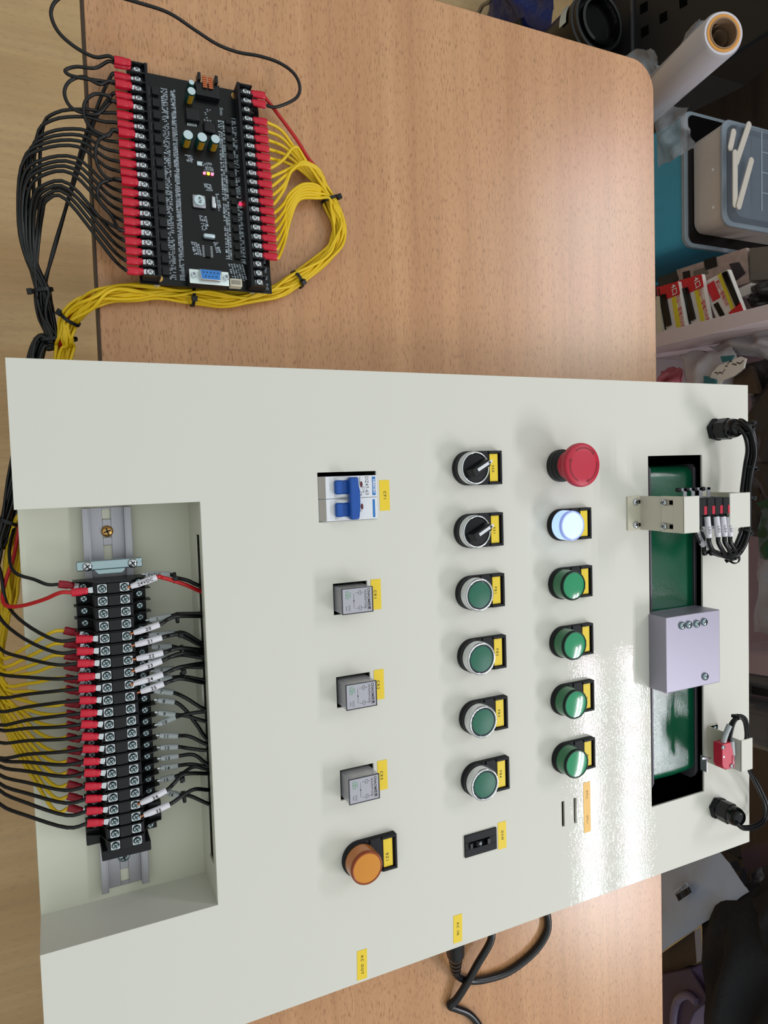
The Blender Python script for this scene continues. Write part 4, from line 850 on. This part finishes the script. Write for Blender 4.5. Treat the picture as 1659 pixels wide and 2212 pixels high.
# ================================================================ mains cord below the console
CP = empty('power_cord', (512, 350, DT + 14), 'black mains cord with ribbed plug under label AC IN, curling over the desk', 'power cord')
def cpl(p): return Vector(p) - Vector((512, 350, DT + 14))
pa, pb = at(985, 2035, -38), at(985, 2093, -50)
S = [at(983, 2020, -34), at(984, 2062, -40)]
MB().tube([cpl(S[0]), cpl(S[1])], [9.5, 9.0], 12).build('plug_body', 'cord', CP, bevel=1)
d = (at(984, 2100, -52) - S[1]); 
for k in range(4):
    a = S[1] + d * (k * .25); MB().tube([cpl(a), cpl(a + d * .17)], [7.6 - k * .7, 7.2 - k * .7], 14).build('strain_rib', 'cord', CP)
MB().tube([cpl(S[1]), cpl(S[1] + d * 1.0)], 4.6, 14).build('strain_core', 'cord', CP)
zc = DT + 3.9
PC = [S[1] + d * .9, at(992, 2110, -56), at(1015, 2118, zc), at(1050, 2115, zc), at(1100, 2098, zc), at(1150, 2060, zc), at(1178, 2022, zc), at(1184, 1990, zc), at(1172, 1965, zc), Vector((545, 440, zc)), Vector((530, 400, zc + 6)), at(1062, 2025, zc + 8), at(1030, 2085, zc + 8), at(1005, 2130, zc + 6), at(985, 2160, zc + 3), at(972, 2172, zc), at(985, 2178, zc), at(1010, 2188, zc), at(1030, 2208, zc), at(1050, 2245, zc)]
MB().tube([cpl(p) for p in smooth_path(PC, 7)], 3.8, 12).build('cable', 'cord', CP, ang=80)
# ================================================================ things behind the desk
def vplate(name, pts, v, th, m, label=None, cat=None, group=None, parent=None, bevel=0, org=None, push=0):
    """solid slab standing in the plane v, its outline given by points seen on it"""
    P = [atv(x, y, v) for x, y in pts]; n = len(P)
    c = sum(P, Vector()) / n if org is None else org
    b = MB(); vs = [p - c for p in P] + [p - c + Vector((0, th, 0)) for p in P]
    fs = [tuple(range(n)), tuple(reversed(range(n, 2 * n)))] + [(i, i + n, (i + 1) % n + n, (i + 1) % n) for i in range(n)]
    b.add(vs, fs)
    o = b.build(name, m, parent, c if parent is None else (0, 0, 0), bevel=bevel)
    if label: tag(o, label, cat, group)
    return o, c
def crumple(name, pts, v, th, m, label, cat, group=None, n=14, amp=8, seed=1, parent=None, edge=1.0):
    """a crumpled sheet or bag: grid over the outline's quad (four corner points), pushed in and out, with thickness"""
    rr = random.Random(seed); A, B_, C_, D_ = [atv(x, y, v) for x, y in pts]; c = (A + B_ + C_ + D_) / 4; b = MB()
    ph = [rr.uniform(0, 6.3) for _ in range(8)]; L1 = rr.uniform(3, 5); L2 = rr.uniform(5, 8)
    for side in (0, 1):
        for i in range(n + 1):
            for j in range(n + 1):
                s_, t_ = i / n, j / n; p = (A.lerp(B_, s_)).lerp(D_.lerp(C_, s_), t_)
                e = math.sin(PI * s_) ** .5 * math.sin(PI * t_) ** .5
                wv = amp * (math.sin(L1 * s_ * 2 + ph[0] + 2 * math.sin(t_ * 5 + ph[1])) + .7 * math.sin(L2 * t_ * 2 + ph[2] + s_ * 7) + .5 * math.sin(17 * (s_ + t_ * .6) + ph[3])) + rr.uniform(-.2, .2) * amp
                q = p - c + Vector((rr.uniform(-1, 1), (1 if side else -1) * th * .5 * e + wv * (.4 + .6 * e), rr.uniform(-1, 1))) + Vector((0, th * .5, 0))
                if i in (0, n) or j in (0, n): q += Vector((3 * math.sin(9 * (s_ + t_) + ph[4]), 0, 3 * math.sin(7 * (s_ - t_) + ph[5]))) * edge
                b.v.append(q)
    m_ = n + 1
    for side in (0, 1):
        for i in range(n):
            for j in range(n):
                k = side * m_ * m_ + i * m_ + j; f = (k, k + m_, k + m_ + 1, k + 1); b.f.append(f if side else tuple(reversed(f))); b.m.append(0)
    o = b.build(name, m, parent, c, ang=70); tag(o, label, cat, group); return o
# low cabinet that carries the things behind the desk
SH = empty('low_cabinet', (100, 1120, -Z0), 'dark low cabinet behind the desk carrying bins, boxes and bags', 'cabinet')
MB().box(-900, 900, -220, 440, 0, Z0 - 640).build('carcass', 'wall_dark', SH, bevel=2)
ZC = -640 + .5
# brown board at the back
vplate('wooden_board', [(1380, 480), (1470, 255), (1600, 190), (1720, 100), (1760, 420), (1500, 420)], 1150, 20, 'brown_wood', 'dark brown rough wooden board standing behind the storage boxes', 'board')
# black perforated crate
CR = empty('black_crate', (-420, 1010, ZC), 'black plastic crate with square holes behind the desk corner', 'crate')
def crate_plate(pts, v, th, holes_px):
    o, c = vplate('side_wall', pts, v, th, 'crate_black', parent=CR, org=Vector((-420, 1010, ZC)), bevel=1)
    for hx, hy in holes_px:
        P_ = [(hx - 9, hy - 6), (hx + 7, hy - 15), (hx + 8, hy + 5), (hx - 8, hy + 14)]
        vplate('square_hole', P_, v - .6, 1.2, 'pitch', parent=CR, org=Vector((-420, 1010, ZC)))
crate_plate([(1240, 250), (1240, -60), (1700, -60), (1700, 40), (1560, 130), (1440, 215), (1380, 260)], 1005, 10, [(1391, 17), (1433, 38), (1393, 68), (1476, 5), (1434, -22), (1520, -20)])
for x in (1316, 1361): vplate('rib', [(x, -60), (x + 2.5, -60), (x + 4.5, 160), (x + 2, 160)], 1000, 6, 'smoke_plastic', parent=CR, org=Vector((-420, 1010, ZC)))
# round black bin with a silver tag
p = atv(1262, 30, 900); BN = empty('round_bin', (p.x, p.y + 40, ZC), 'round glossy black bin with a silver tag, at the desk\'s far corner', 'bin')
h = p.z - ZC - 6
MB().lathe([(46, 0), (52, h * .6), (54, h - 18), (56, h - 16), (56, h - 10), (53, h - 8), (53, h), (50, h + 2), (46, h + 1), (44, h - 8), (6, h - 9)], n=48).build('bin_body', 'bin_black', BN, ang=35)
MB().lathe([(40, h - 9), (40, h + 3), (36, h + 5), (34, h)], n=48, cap=False).build('inner_ring', 'black_gloss', BN, ang=35)
b = MB(); 
for i in range(6):
    a0_, a1_ = math.radians(236 + i * 6), math.radians(242 + i * 6); q_ = 56.8
    b.add([(q_ * math.cos(a0_), q_ * math.sin(a0_), h - 40), (q_ * math.cos(a1_), q_ * math.sin(a1_), h - 40), (q_ * math.cos(a1_), q_ * math.sin(a1_), h - 22), (q_ * math.cos(a0_), q_ * math.sin(a0_), h - 22)], [(0, 1, 2, 3)])
b.build('silver_tag', 'cap_top', BN)
# blue bag, hose
crumple('blue_bag', [(1030, 40), (1060, -90), (1185, -80), (1170, 80)], 905, 40, 'navy', 'dark blue glossy plastic bag behind the desk\'s far edge', 'bag', amp=9, seed=3)
tag(MB().tube([p - atv(1040, 20, 880) for p in smooth_path([atv(1020, 60, 880), atv(1040, 16, 880), atv(1056, 3, 876), atv(1072, -20, 876)], 16)], 4.2, 12).build('metal_hose', 'hose', None, atv(1040, 20, 880), ang=80), 'thin ribbed metal hose crossing in front of the blue bag', 'hose')
# stretch film roll
T_ = CAMC + ray(1563, 72) * 820; B_ = CAMC + ray(1408, 216) * 985; ax = (T_ - B_).normalized(); L_ = (T_ - B_).length + 60; base = T_ - ax * L_
RM = basis(Vector((0, 0, 0)), ax, (0, -1, 0)) @ Matrix(((0, 0, 1, 0), (1, 0, 0, 0), (0, 1, 0, 0), (0, 0, 0, 1)))
FR = empty('film_roll', base, 'large roll of white stretch film leaning behind the desk corner', 'film roll')
RR = 25.5
MB().lathe([(RR - 2, 0), (RR, 2), (RR, L_ - 4), (RR - 2, L_), (20.5, L_), (20.5, L_ - 10)], n=56, cap=False).xf(RM).build('film', 'film', FR, ang=50)
MB().lathe([(20.6, L_ - 6), (20.6, L_ + .6), (18.6, L_ + 1), (17.2, L_ + .6), (17, L_ - 40)], n=56, cap=False).xf(RM).build('core_ring', 'orange_tape', FR, ang=40)
MB().lathe([(17.2, L_ + 1.2), (15.6, L_ + 1.2), (15.2, L_ - 150)], n=56, cap=False).xf(RM).build('cardboard_core', 'cardboard', FR, ang=40)
b = MB(); sp_ = []
for i in range(30):
    a = i * .28; r_ = 13.8 - i * .25; sp_.append((r_ * math.cos(a), r_ * math.sin(a)))
for i in range(29):
    (x, y), (x2, y2) = sp_[i], sp_[i + 1]; b.add([(x, y, L_ - 60), (x2, y2, L_ - 60), (x2, y2, L_ - 8), (x, y, L_ - 8)], [(0, 1, 2, 3)])
b.xf(RM).build('rolled_paper', 'paper_brown', FR, ang=70)
crumple('clear_bag', [(1420, 152), (1512, 38), (1528, 54), (1446, 172)], 900, 4, 'clear_bag', 'clear crinkled plastic film hanging along the stretch film roll', 'plastic bag', amp=6, seed=5)
crumple('clear_bag', [(1410, 225), (1475, 228), (1490, 320), (1410, 362)], 892, 16, 'clear_bag', 'clear crinkled plastic bag below the stretch film roll, over the teal box', 'plastic bag', amp=7, seed=8, n=18)
crumple('clear_bag', [(1335, 120), (1400, 102), (1428, 150), (1400, 200)], 890, 6, 'clear_bag', 'clear plastic flap above the rounded desk corner', 'plastic bag', amp=4, seed=9)
# teal box
VT = 950; a = atv(1484, 527, VT); b0 = atv(1482, 240, VT)
TB = empty('teal_storage_box', ((a.x + b0.x) / 2, VT + 110, ZC), 'teal storage box with clear rim, under the grey lidded box', 'storage box')
w2 = (a.x - b0.x) / 2; hh = a.z - ZC
def rbox(x0, x1, y0, y1, z0, z1, r=14, tp=0.0):
    P = []
    for cx, cy, s_ in ((x1 - r, y1 - r, 0), (x0 + r, y1 - r, 1), (x0 + r, y0 + r, 2), (x1 - r, y0 + r, 3)):
        P += [(cx + r * math.cos(PI / 2 * (s_ + k / 5)), cy + r * math.sin(PI / 2 * (s_ + k / 5))) for k in range(6)]
    return P
MB().prism(rbox(-w2, w2, -110, 110, 0, 0), 0, hh - 8).build('tub', 'teal', TB, bevel=1)
MB().prism(rbox(-w2 - 3, w2 + 3, -113, 113, 0, 0, 16), hh - 8, hh - 1).build('rim', 'clear_rim', TB, bevel=1.2)
MB().prism(rbox(-w2 + 3, w2 - 3, -106, 110, 0, 0, 12), hh - 1, hh).build('lid', 'black_gloss', TB, bevel=.6)
# grey box with transparent lid
c1_ = at(1497, 500, a.z + 1); c2_ = at(1494, 330, a.z + 1); VG = c1_.y + 3
d1_ = atv(1562, 477, VG); ztop = d1_.z
x1_ = c1_.x + 2; x0_ = atv(1500, 300, VG).x
GB = empty('grey_storage_box', ((x0_ + x1_) / 2, VG + 95, a.z + 1), 'grey lidded box with pale sticks inside its clear lid, on the teal box', 'storage box')
w3 = (x1_ - x0_) / 2; h3 = ztop - a.z - 1
b = MB(); P1 = rbox(-w3, w3, -95, 95, 0, 0, 16); n = len(P1)
b.v = [Vector((x, y, 0)) for x, y in P1] + [Vector((x * 1.07, y * 1.03, h3)) for x, y in P1]; b.f = [tuple(reversed(range(n)))] + [(i, (i + 1) % n, (i + 1) % n + n, i + n) for i in range(n)] + [tuple(range(n, 2 * n))]; b.m = [0] * len(b.f)
b.build('tub', 'grey_box', GB, ang=40)
for x in (.1, .62): MB().lathe([(2.6, 0), (2.2, .6)], n=16).xf(Matrix.Rotation(PI / 2, 4, 'X')).build('rivet', 'white', GB, (w3 * (x * 1.5 - .3), -96.6, h3 * .7))
MB().prism(rbox(-w3 * 1.09, w3 * 1.09, -101, 101, 0, 0, 18), h3, h3 + 4).build('lid_rim', 'clear_rim', GB, bevel=1)
MB().prism(rbox(-w3 * 1.0, w3 * 1.0, -92, 92, 0, 0, 16), h3 + 4, h3 + 16, taper=.06).build('lid', 'clear_lid', GB, bevel=1)
b = MB()
for k in range(3): b.box(w3 * (.35 - k * .42), w3 * (.35 - k * .42) + 2, -30, 60, h3 + 16, h3 + 17)
b.box(-w3 * .9, w3 * .75, -33, -30, h3 + 16, h3 + 17.5).build('lid_ribs', 'clear_rim', GB)
for k, (a_, b__, lb) in enumerate((((1583, 286), (1576, 320), 'pale flat stick in the lid, short upper left one'), ((1613, 272), (1586, 352), 'pale flat stick in the lid, longest slanted one'), ((1580, 334), (1580, 445), 'pale flat stick in the lid, straight one in the middle'), ((1612, 352), (1585, 450), 'pale flat stick in the lid, lower slanted one'))):
    z_ = ztop + 18; A_ = at(*a_, z_); B2 = at(*b__, z_); dd = (B2 - A_); Ls = dd.length; pl = [(Ls + 5 * math.sin(t_), 5 * math.cos(t_)) for t_ in [PI * q / 8 for q in range(9)]] + [(-5 * math.sin(t_), -5 * math.cos(t_)) for t_ in [PI * q / 8 for q in range(9)]]
    o = MB().prism(pl, 0, 2.2).xf(basis((0, 0, 0), dd)).build('flat_stick', 'foam_stick', None, A_ + Vector((0, 0, 2.4 * k)), bevel=.5); tag(o, lb, 'stick', 'pale flat sticks in the lid')
# shelf unit with pale pink uprights, holding packets
SU = empty('shelf_unit', atv(1500, 720, 900) * 1.0, 'pale pink shelf unit with perforated back, behind the desk', 'shelf unit')
SUO = atv(1500, 720, 900)
vplate('upright', [(1300, 750), (1416, 720), (1700, 646), (1700, 682), (1416, 750), (1300, 780)], 900, 180, 'pink_board', parent=SU, org=SUO, bevel=.8)
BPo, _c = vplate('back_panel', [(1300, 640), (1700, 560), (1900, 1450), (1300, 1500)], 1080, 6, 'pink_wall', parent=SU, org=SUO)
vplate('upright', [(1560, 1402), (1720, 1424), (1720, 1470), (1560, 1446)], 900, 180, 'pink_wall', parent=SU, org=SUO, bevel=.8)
vplate('shelf', [(1300, 640), (1340, 640), (1340, 1480), (1300, 1480)], 905, 170, 'pink_board', parent=SU, org=SUO)
for x, y in ((1418, 778), (1433, 778), (1449, 777), (1418, 800), (1470, 776), (1436, 800)):
    vplate('peg_hole', [(x + 2.6 * math.cos(t_), y + 3.8 * math.sin(t_)) for t_ in [2 * PI * q / 10 for q in range(10)]], 1079.2, 1, 'pitch', parent=SU, org=SUO)
vplate('storage_carton', [(1418, 560), (1560, 530), (1562, 560), (1470, 590), (1424, 640)], 1060, 10, 'grey_card', 'plain grey carton behind the card packets', 'carton')
o, c = vplate('photo_carton', [(1461, 583), (1612, 535), (1619, 610), (1480, 650)], 985, 60, 'photo_card', 'carton with printed product pictures, behind the red and white packets', 'carton')
vplate('black_panel', [(1474, 588), (1489, 584), (1491, 600), (1476, 603)], 984, 1, 'ink', parent=o, org=c); vplate('dark_picture', [(1497, 586), (1524, 577), (1530, 590), (1500, 604)], 984, 1, 'grey_card', parent=o, org=c)
vplate('dark_picture', [(1575, 570), (1596, 566), (1610, 590), (1590, 606)], 984, 1, 'relay_edge', parent=o, org=c); vplate('grey_lid', [(1619, 536), (1700, 528), (1700, 600), (1621, 606)], 984, 30, 'grey_card', parent=o, org=c)
vplate('barcode_patch', [(1520, 562), (1546, 553), (1549, 575), (1523, 584)], 984, 1, 'chip', parent=o, org=c)
def packet(P, v, label, kind):
    o, c = vplate('card_packet', P, v, 8, 'white_card', label, 'packet', 'red and white card packets')
    A, B_, C_, D_ = [atv(x, y, v - .8) for x, y in P]
    def q(s_, t_): return (A.lerp(B_, s_)).lerp(D_.lerp(C_, s_), t_)
    def pl(name, uv, m, dv=0, th=1.0):
        b = MB(); V = [q(*w_) - c + Vector((0, -dv, 0)) for w_ in uv]; n = len(V); b.add(V + [p + Vector((0, th, 0)) for p in V], [tuple(range(n)), tuple(reversed(range(n, 2 * n)))] + [(i, i + n, (i + 1) % n + n, (i + 1) % n) for i in range(n)])
        return b.build(name, m, o, smooth=False)
    def tx(s_, sz, m, uv, rot_=0):
        p = q(*uv) - c + Vector((0, -.9, 0)); e = (D_ - A); ang = -math.atan2(e.z, e.x)
        text(s_, sz, m, o, p, rot=(PI / 2, ang, 0), sp=1.0, bold=.1)
    if kind == 0:
        pl('red_header', [(0, 0), (1, 0), (1, .28), (0, .34)], 'red_card', .2); pl('yellow_band', [(.6, .32), (.78, .3), (.78, 1), (.6, 1)], 'yellow_card', .2)
        pl('black_torch', [(.16, .2), (.38, .2), (.4, .9), (.2, .92)], 'black_gloss', 3, 4); pl('black_strip', [(.06, .04), (.12, .04), (.12, .97), (.06, .97)], 'ink', .4)
        tx('4\u53e3', 8.5, 'white', (.78, .16)); tx('\u5dc5\u5c71\u4e00\u578b\u7535\u529b\u706b\u67f4', 5.2, 'red_card', (.88, .66))
    else:
        pl('red_square', [(.1, .1), (.42, .08), (.42, .52), (.12, .55)], 'red_card', .3); pl('yellow_band', [(.62, 0), (.74, 0), (.74, .93), (.62, .93)], 'yellow_card', .2)
        pl('red_foot', [(.5, .93), (1, .8), (1, 1), (.5, 1)], 'red_card', .3); pl('black_torch', [(.8, .03), (.96, .03), (.98, .8), (.84, .85)], 'black_gloss', 3, 4); pl('small_picture', [(.1, .62), (.28, .6), (.34, .95), (.16, .97)], 'black_gloss', .5)
        tx('\u5dc5\u5c71\u4e00\u578b\u7535\u529b\u706b', 4.6, 'red_card', (.54, .45))
packet([(1418.5, 621), (1464, 608), (1481, 704), (1434, 716)], 915, 'red and white card packet marked 4, next to the desk edge', 0)
packet([(1463, 607), (1515, 592), (1532, 690), (1488, 704)], 925, 'red and white card packet marked 4, middle of three', 0)
packet([(1516, 612), (1572, 582), (1606, 672), (1548, 690)], 935, 'white card packet with red square and yellow band, farthest from the desk', 1)
vplate('cream_booklet', [(1417, 640), (1424, 640), (1430, 716), (1418, 720)], 912, 6, 'ivory', 'thin cream booklet squeezed between desk edge and packets', 'booklet')
vplate('white_carton', [(1594, 624), (1621, 611), (1622, 634), (1600, 642)], 975, 20, 'white_card', 'small white carton with barcode behind the packets', 'carton')
crumple('dark_bag', [(1600, 615), (1700, 600), (1700, 660), (1610, 672)], 965, 30, 'dark_wrap', 'dark glossy wrapping beside the white carton on the shelf', 'bag', seed=31)
crumple('pink_bag', [(1412, 800), (1455, 792), (1462, 850), (1410, 860)], 950, 30, 'bag_pink', 'small pink plastic bag between the desk and the white bag', 'bag', amp=5, seed=12)
crumple('white_bag', [(1448, 762), (1560, 752), (1600, 850), (1480, 870)], 940, 40, 'bag_white', 'white plastic bag with crinkled handle behind the console corner', 'bag', amp=6, seed=14)
crumple('white_bag', [(1515, 748), (1600, 712), (1720, 700), (1720, 800)], 960, 30, 'bag_white', 'translucent white bag stretched over the shelf, above the doily', 'bag', amp=6, seed=15)
o, c = vplate('paper_doily', [(1538, 805), (1552, 790), (1600, 770), (1611, 775), (1606, 795), (1585, 812), (1560, 822), (1548, 845), (1525, 840)], 932, 3, 'white_card', 'white paper doily with punched lace holes beside the white bag', 'doily')
rr = random.Random(4)
for i in range(26):
    t_ = i / 25; x = 1545 + 62 * t_; y = 806 - 34 * t_ + 6 * math.sin(3 * t_ * PI) + rr.uniform(-3, 5)
    vplate('lace_hole', [(x - .9, y - 1.4), (x + 1, y - 1), (x + .8, y + 1.4), (x - 1, y + 1)], 931.4, 1, 'ink', parent=o, org=c)
vplate('teal_tag', [(1556, 770), (1586, 767), (1580, 778), (1560, 783)], 930.5, 1.5, 'teal_tag', 'teal printed tag above the lace doily', 'tag')
vplate('teal_packet', [(1520, 812), (1530, 816), (1545, 820), (1545, 850), (1520, 850)], 928, 8, 'teal_tag', 'teal packet half hidden behind the console corner', 'packet')
vplate('wood_piece', [(1585, 815), (1620, 790), (1640, 850), (1580, 850)], 945, 10, 'brown_wood', 'piece of brown wood beside the doily', 'board')
crumple('dark_bag', [(1600, 780), (1760, 760), (1760, 1000), (1590, 1010)], 950, 40, 'dark_wrap', 'dark brown translucent bag beyond the console\'s far corner', 'bag', amp=8, seed=21)
crumple('dark_bag', [(1590, 980), (1760, 980), (1760, 1200), (1590, 1160)], 955, 40, 'dark_wrap', 'dark crinkled bag behind the far cable bundle', 'bag', amp=8, seed=22)
crumple('green_bag', [(1620, 1090), (1760, 1050), (1760, 1230), (1628, 1205)], 935, 30, 'green_bag', 'dark green glossy bag beyond the console edge', 'bag', amp=6, seed=23)
crumple('grey_bag', [(1628, 1200), (1760, 1190), (1760, 1380), (1622, 1370)], 945, 20, 'clear_bag', 'grey translucent bag hanging below the green bag', 'bag', amp=6, seed=24)
for y0, y1, lb, kd in ((1455, 1490, 'clear plastic tub under the shelf board, upper one', 0), (1520, 1625, 'clear plastic tub under the shelf board, lower one', 1)):
    c = atv(1690, (y0 + y1) / 2, 960); w_ = abs(atv(1690, y1, 960).x - atv(1690, y0, 960).x) / 2 + 4
    o = MB().lathe([(w_ * .9, -90), (w_, 0), (w_ + 4, 2), (w_ + 4, 6), (w_, 6), (w_ * .85, -80)], n=40).xf(Matrix.Rotation(-.2, 4, 'X')).build('clear_tub', 'smoke_plastic', None, c, ang=40); tag(o, lb, 'tub', 'clear plastic tubs')
vplate('brown_board', [(1600, 1600), (1760, 1580), (1760, 1840), (1600, 1840)], 1040, 20, 'brown_wood', 'dark brown board beyond the small red switch', 'board')
vplate('maroon_strip', [(1600, 1838), (1700, 1800), (1700, 1855), (1610, 1885)], 930, 12, 'bag_pink', 'dull maroon strap below the console\'s far corner', 'strap')
bpy.data.objects['maroon_strip'].data.materials[0] = MT['dull_strap']
crumple('net_bag', [(1545, 1850), (1640, 1850), (1640, 1990), (1560, 1960)], 960, 20, 'dark_wrap', 'brown net bag behind the grey packet', 'bag', amp=5, seed=41)
o = crumple('poly_packet', [(1380, 1890), (1545, 1835), (1614, 1928), (1400, 2075)], 880, 10, 'poly_pack', 'grey-blue poly packet with a barcode, under the console edge', 'packet', amp=1.2, seed=42, edge=.2)
pc = atv(1471, 1921, 872)
tg, c = vplate('barcode_label', [(1455, 1925), (1483, 1906), (1494, 1930), (1466, 1951)], 869, .8, 'glass_tag', 'small pale label with a black barcode on the grey packet', 'label')
tg.data.materials[0] = MT['poly_pack']
rr = random.Random(9)
for i in range(15):
    t_ = i / 15; wd = rr.choice((.25, .4, .6)) / 15; A_ = (1460 + 28 * t_, 1934 - 19 * t_); B_ = (1460 + 28 * (t_ + wd * 1.3), 1934 - 19 * (t_ + wd * 1.3))
    vplate('bar', [A_, B_, (B_[0] + 6, B_[1] + 13), (A_[0] + 6, A_[1] + 13)], 868, .8, 'ink', parent=tg, org=c)
text('T0 00 13 8 12 09', 4, 'ink', tg, atv(1470, 1922, 868) - c, rot=(PI / 2, .62, 0), sp=.9)
crumple('black_cloth', [(1480, 1990), (1640, 1900), (1760, 2300), (1500, 2330)], 860, 60, 'cloth_black', 'heap of black cloth below the console\'s far corner', 'cloth', amp=10, seed=51)
crumple('grey_jacket', [(1600, 1950), (1760, 1860), (1760, 2120), (1640, 2080)], 850, 40, 'cloth_black', 'charcoal garment lying on the black cloth', 'cloth', amp=8, seed=52)
vplate('brown_plank', [(1400, 2080), (1500, 2010), (1505, 2080), (1400, 2120)], 905, 14, 'brown_wood', 'dark brown plank behind the purple box', 'board')
PBX = empty('purple_box', (680, 960, ZC), 'dull purple plastic box with rounded rim at the lower desk edge', 'box')
vplate('box_front', [(1400, 2110), (1490, 2092), (1530, 2160), (1500, 2190), (1470, 2260), (1400, 2300)], 890, 60, 'purple_box', parent=PBX, org=Vector((680, 960, ZC)), bevel=2)
MB().tube([p - Vector((680, 960, ZC)) for p in smooth_path([atv(1505, 2165, 886), atv(1485, 2150, 886), atv(1465, 2160, 886), atv(1456, 2190, 886), atv(1452, 2250, 886)], 6)], 6, 10).build('box_rim', 'purple_rim', PBX)
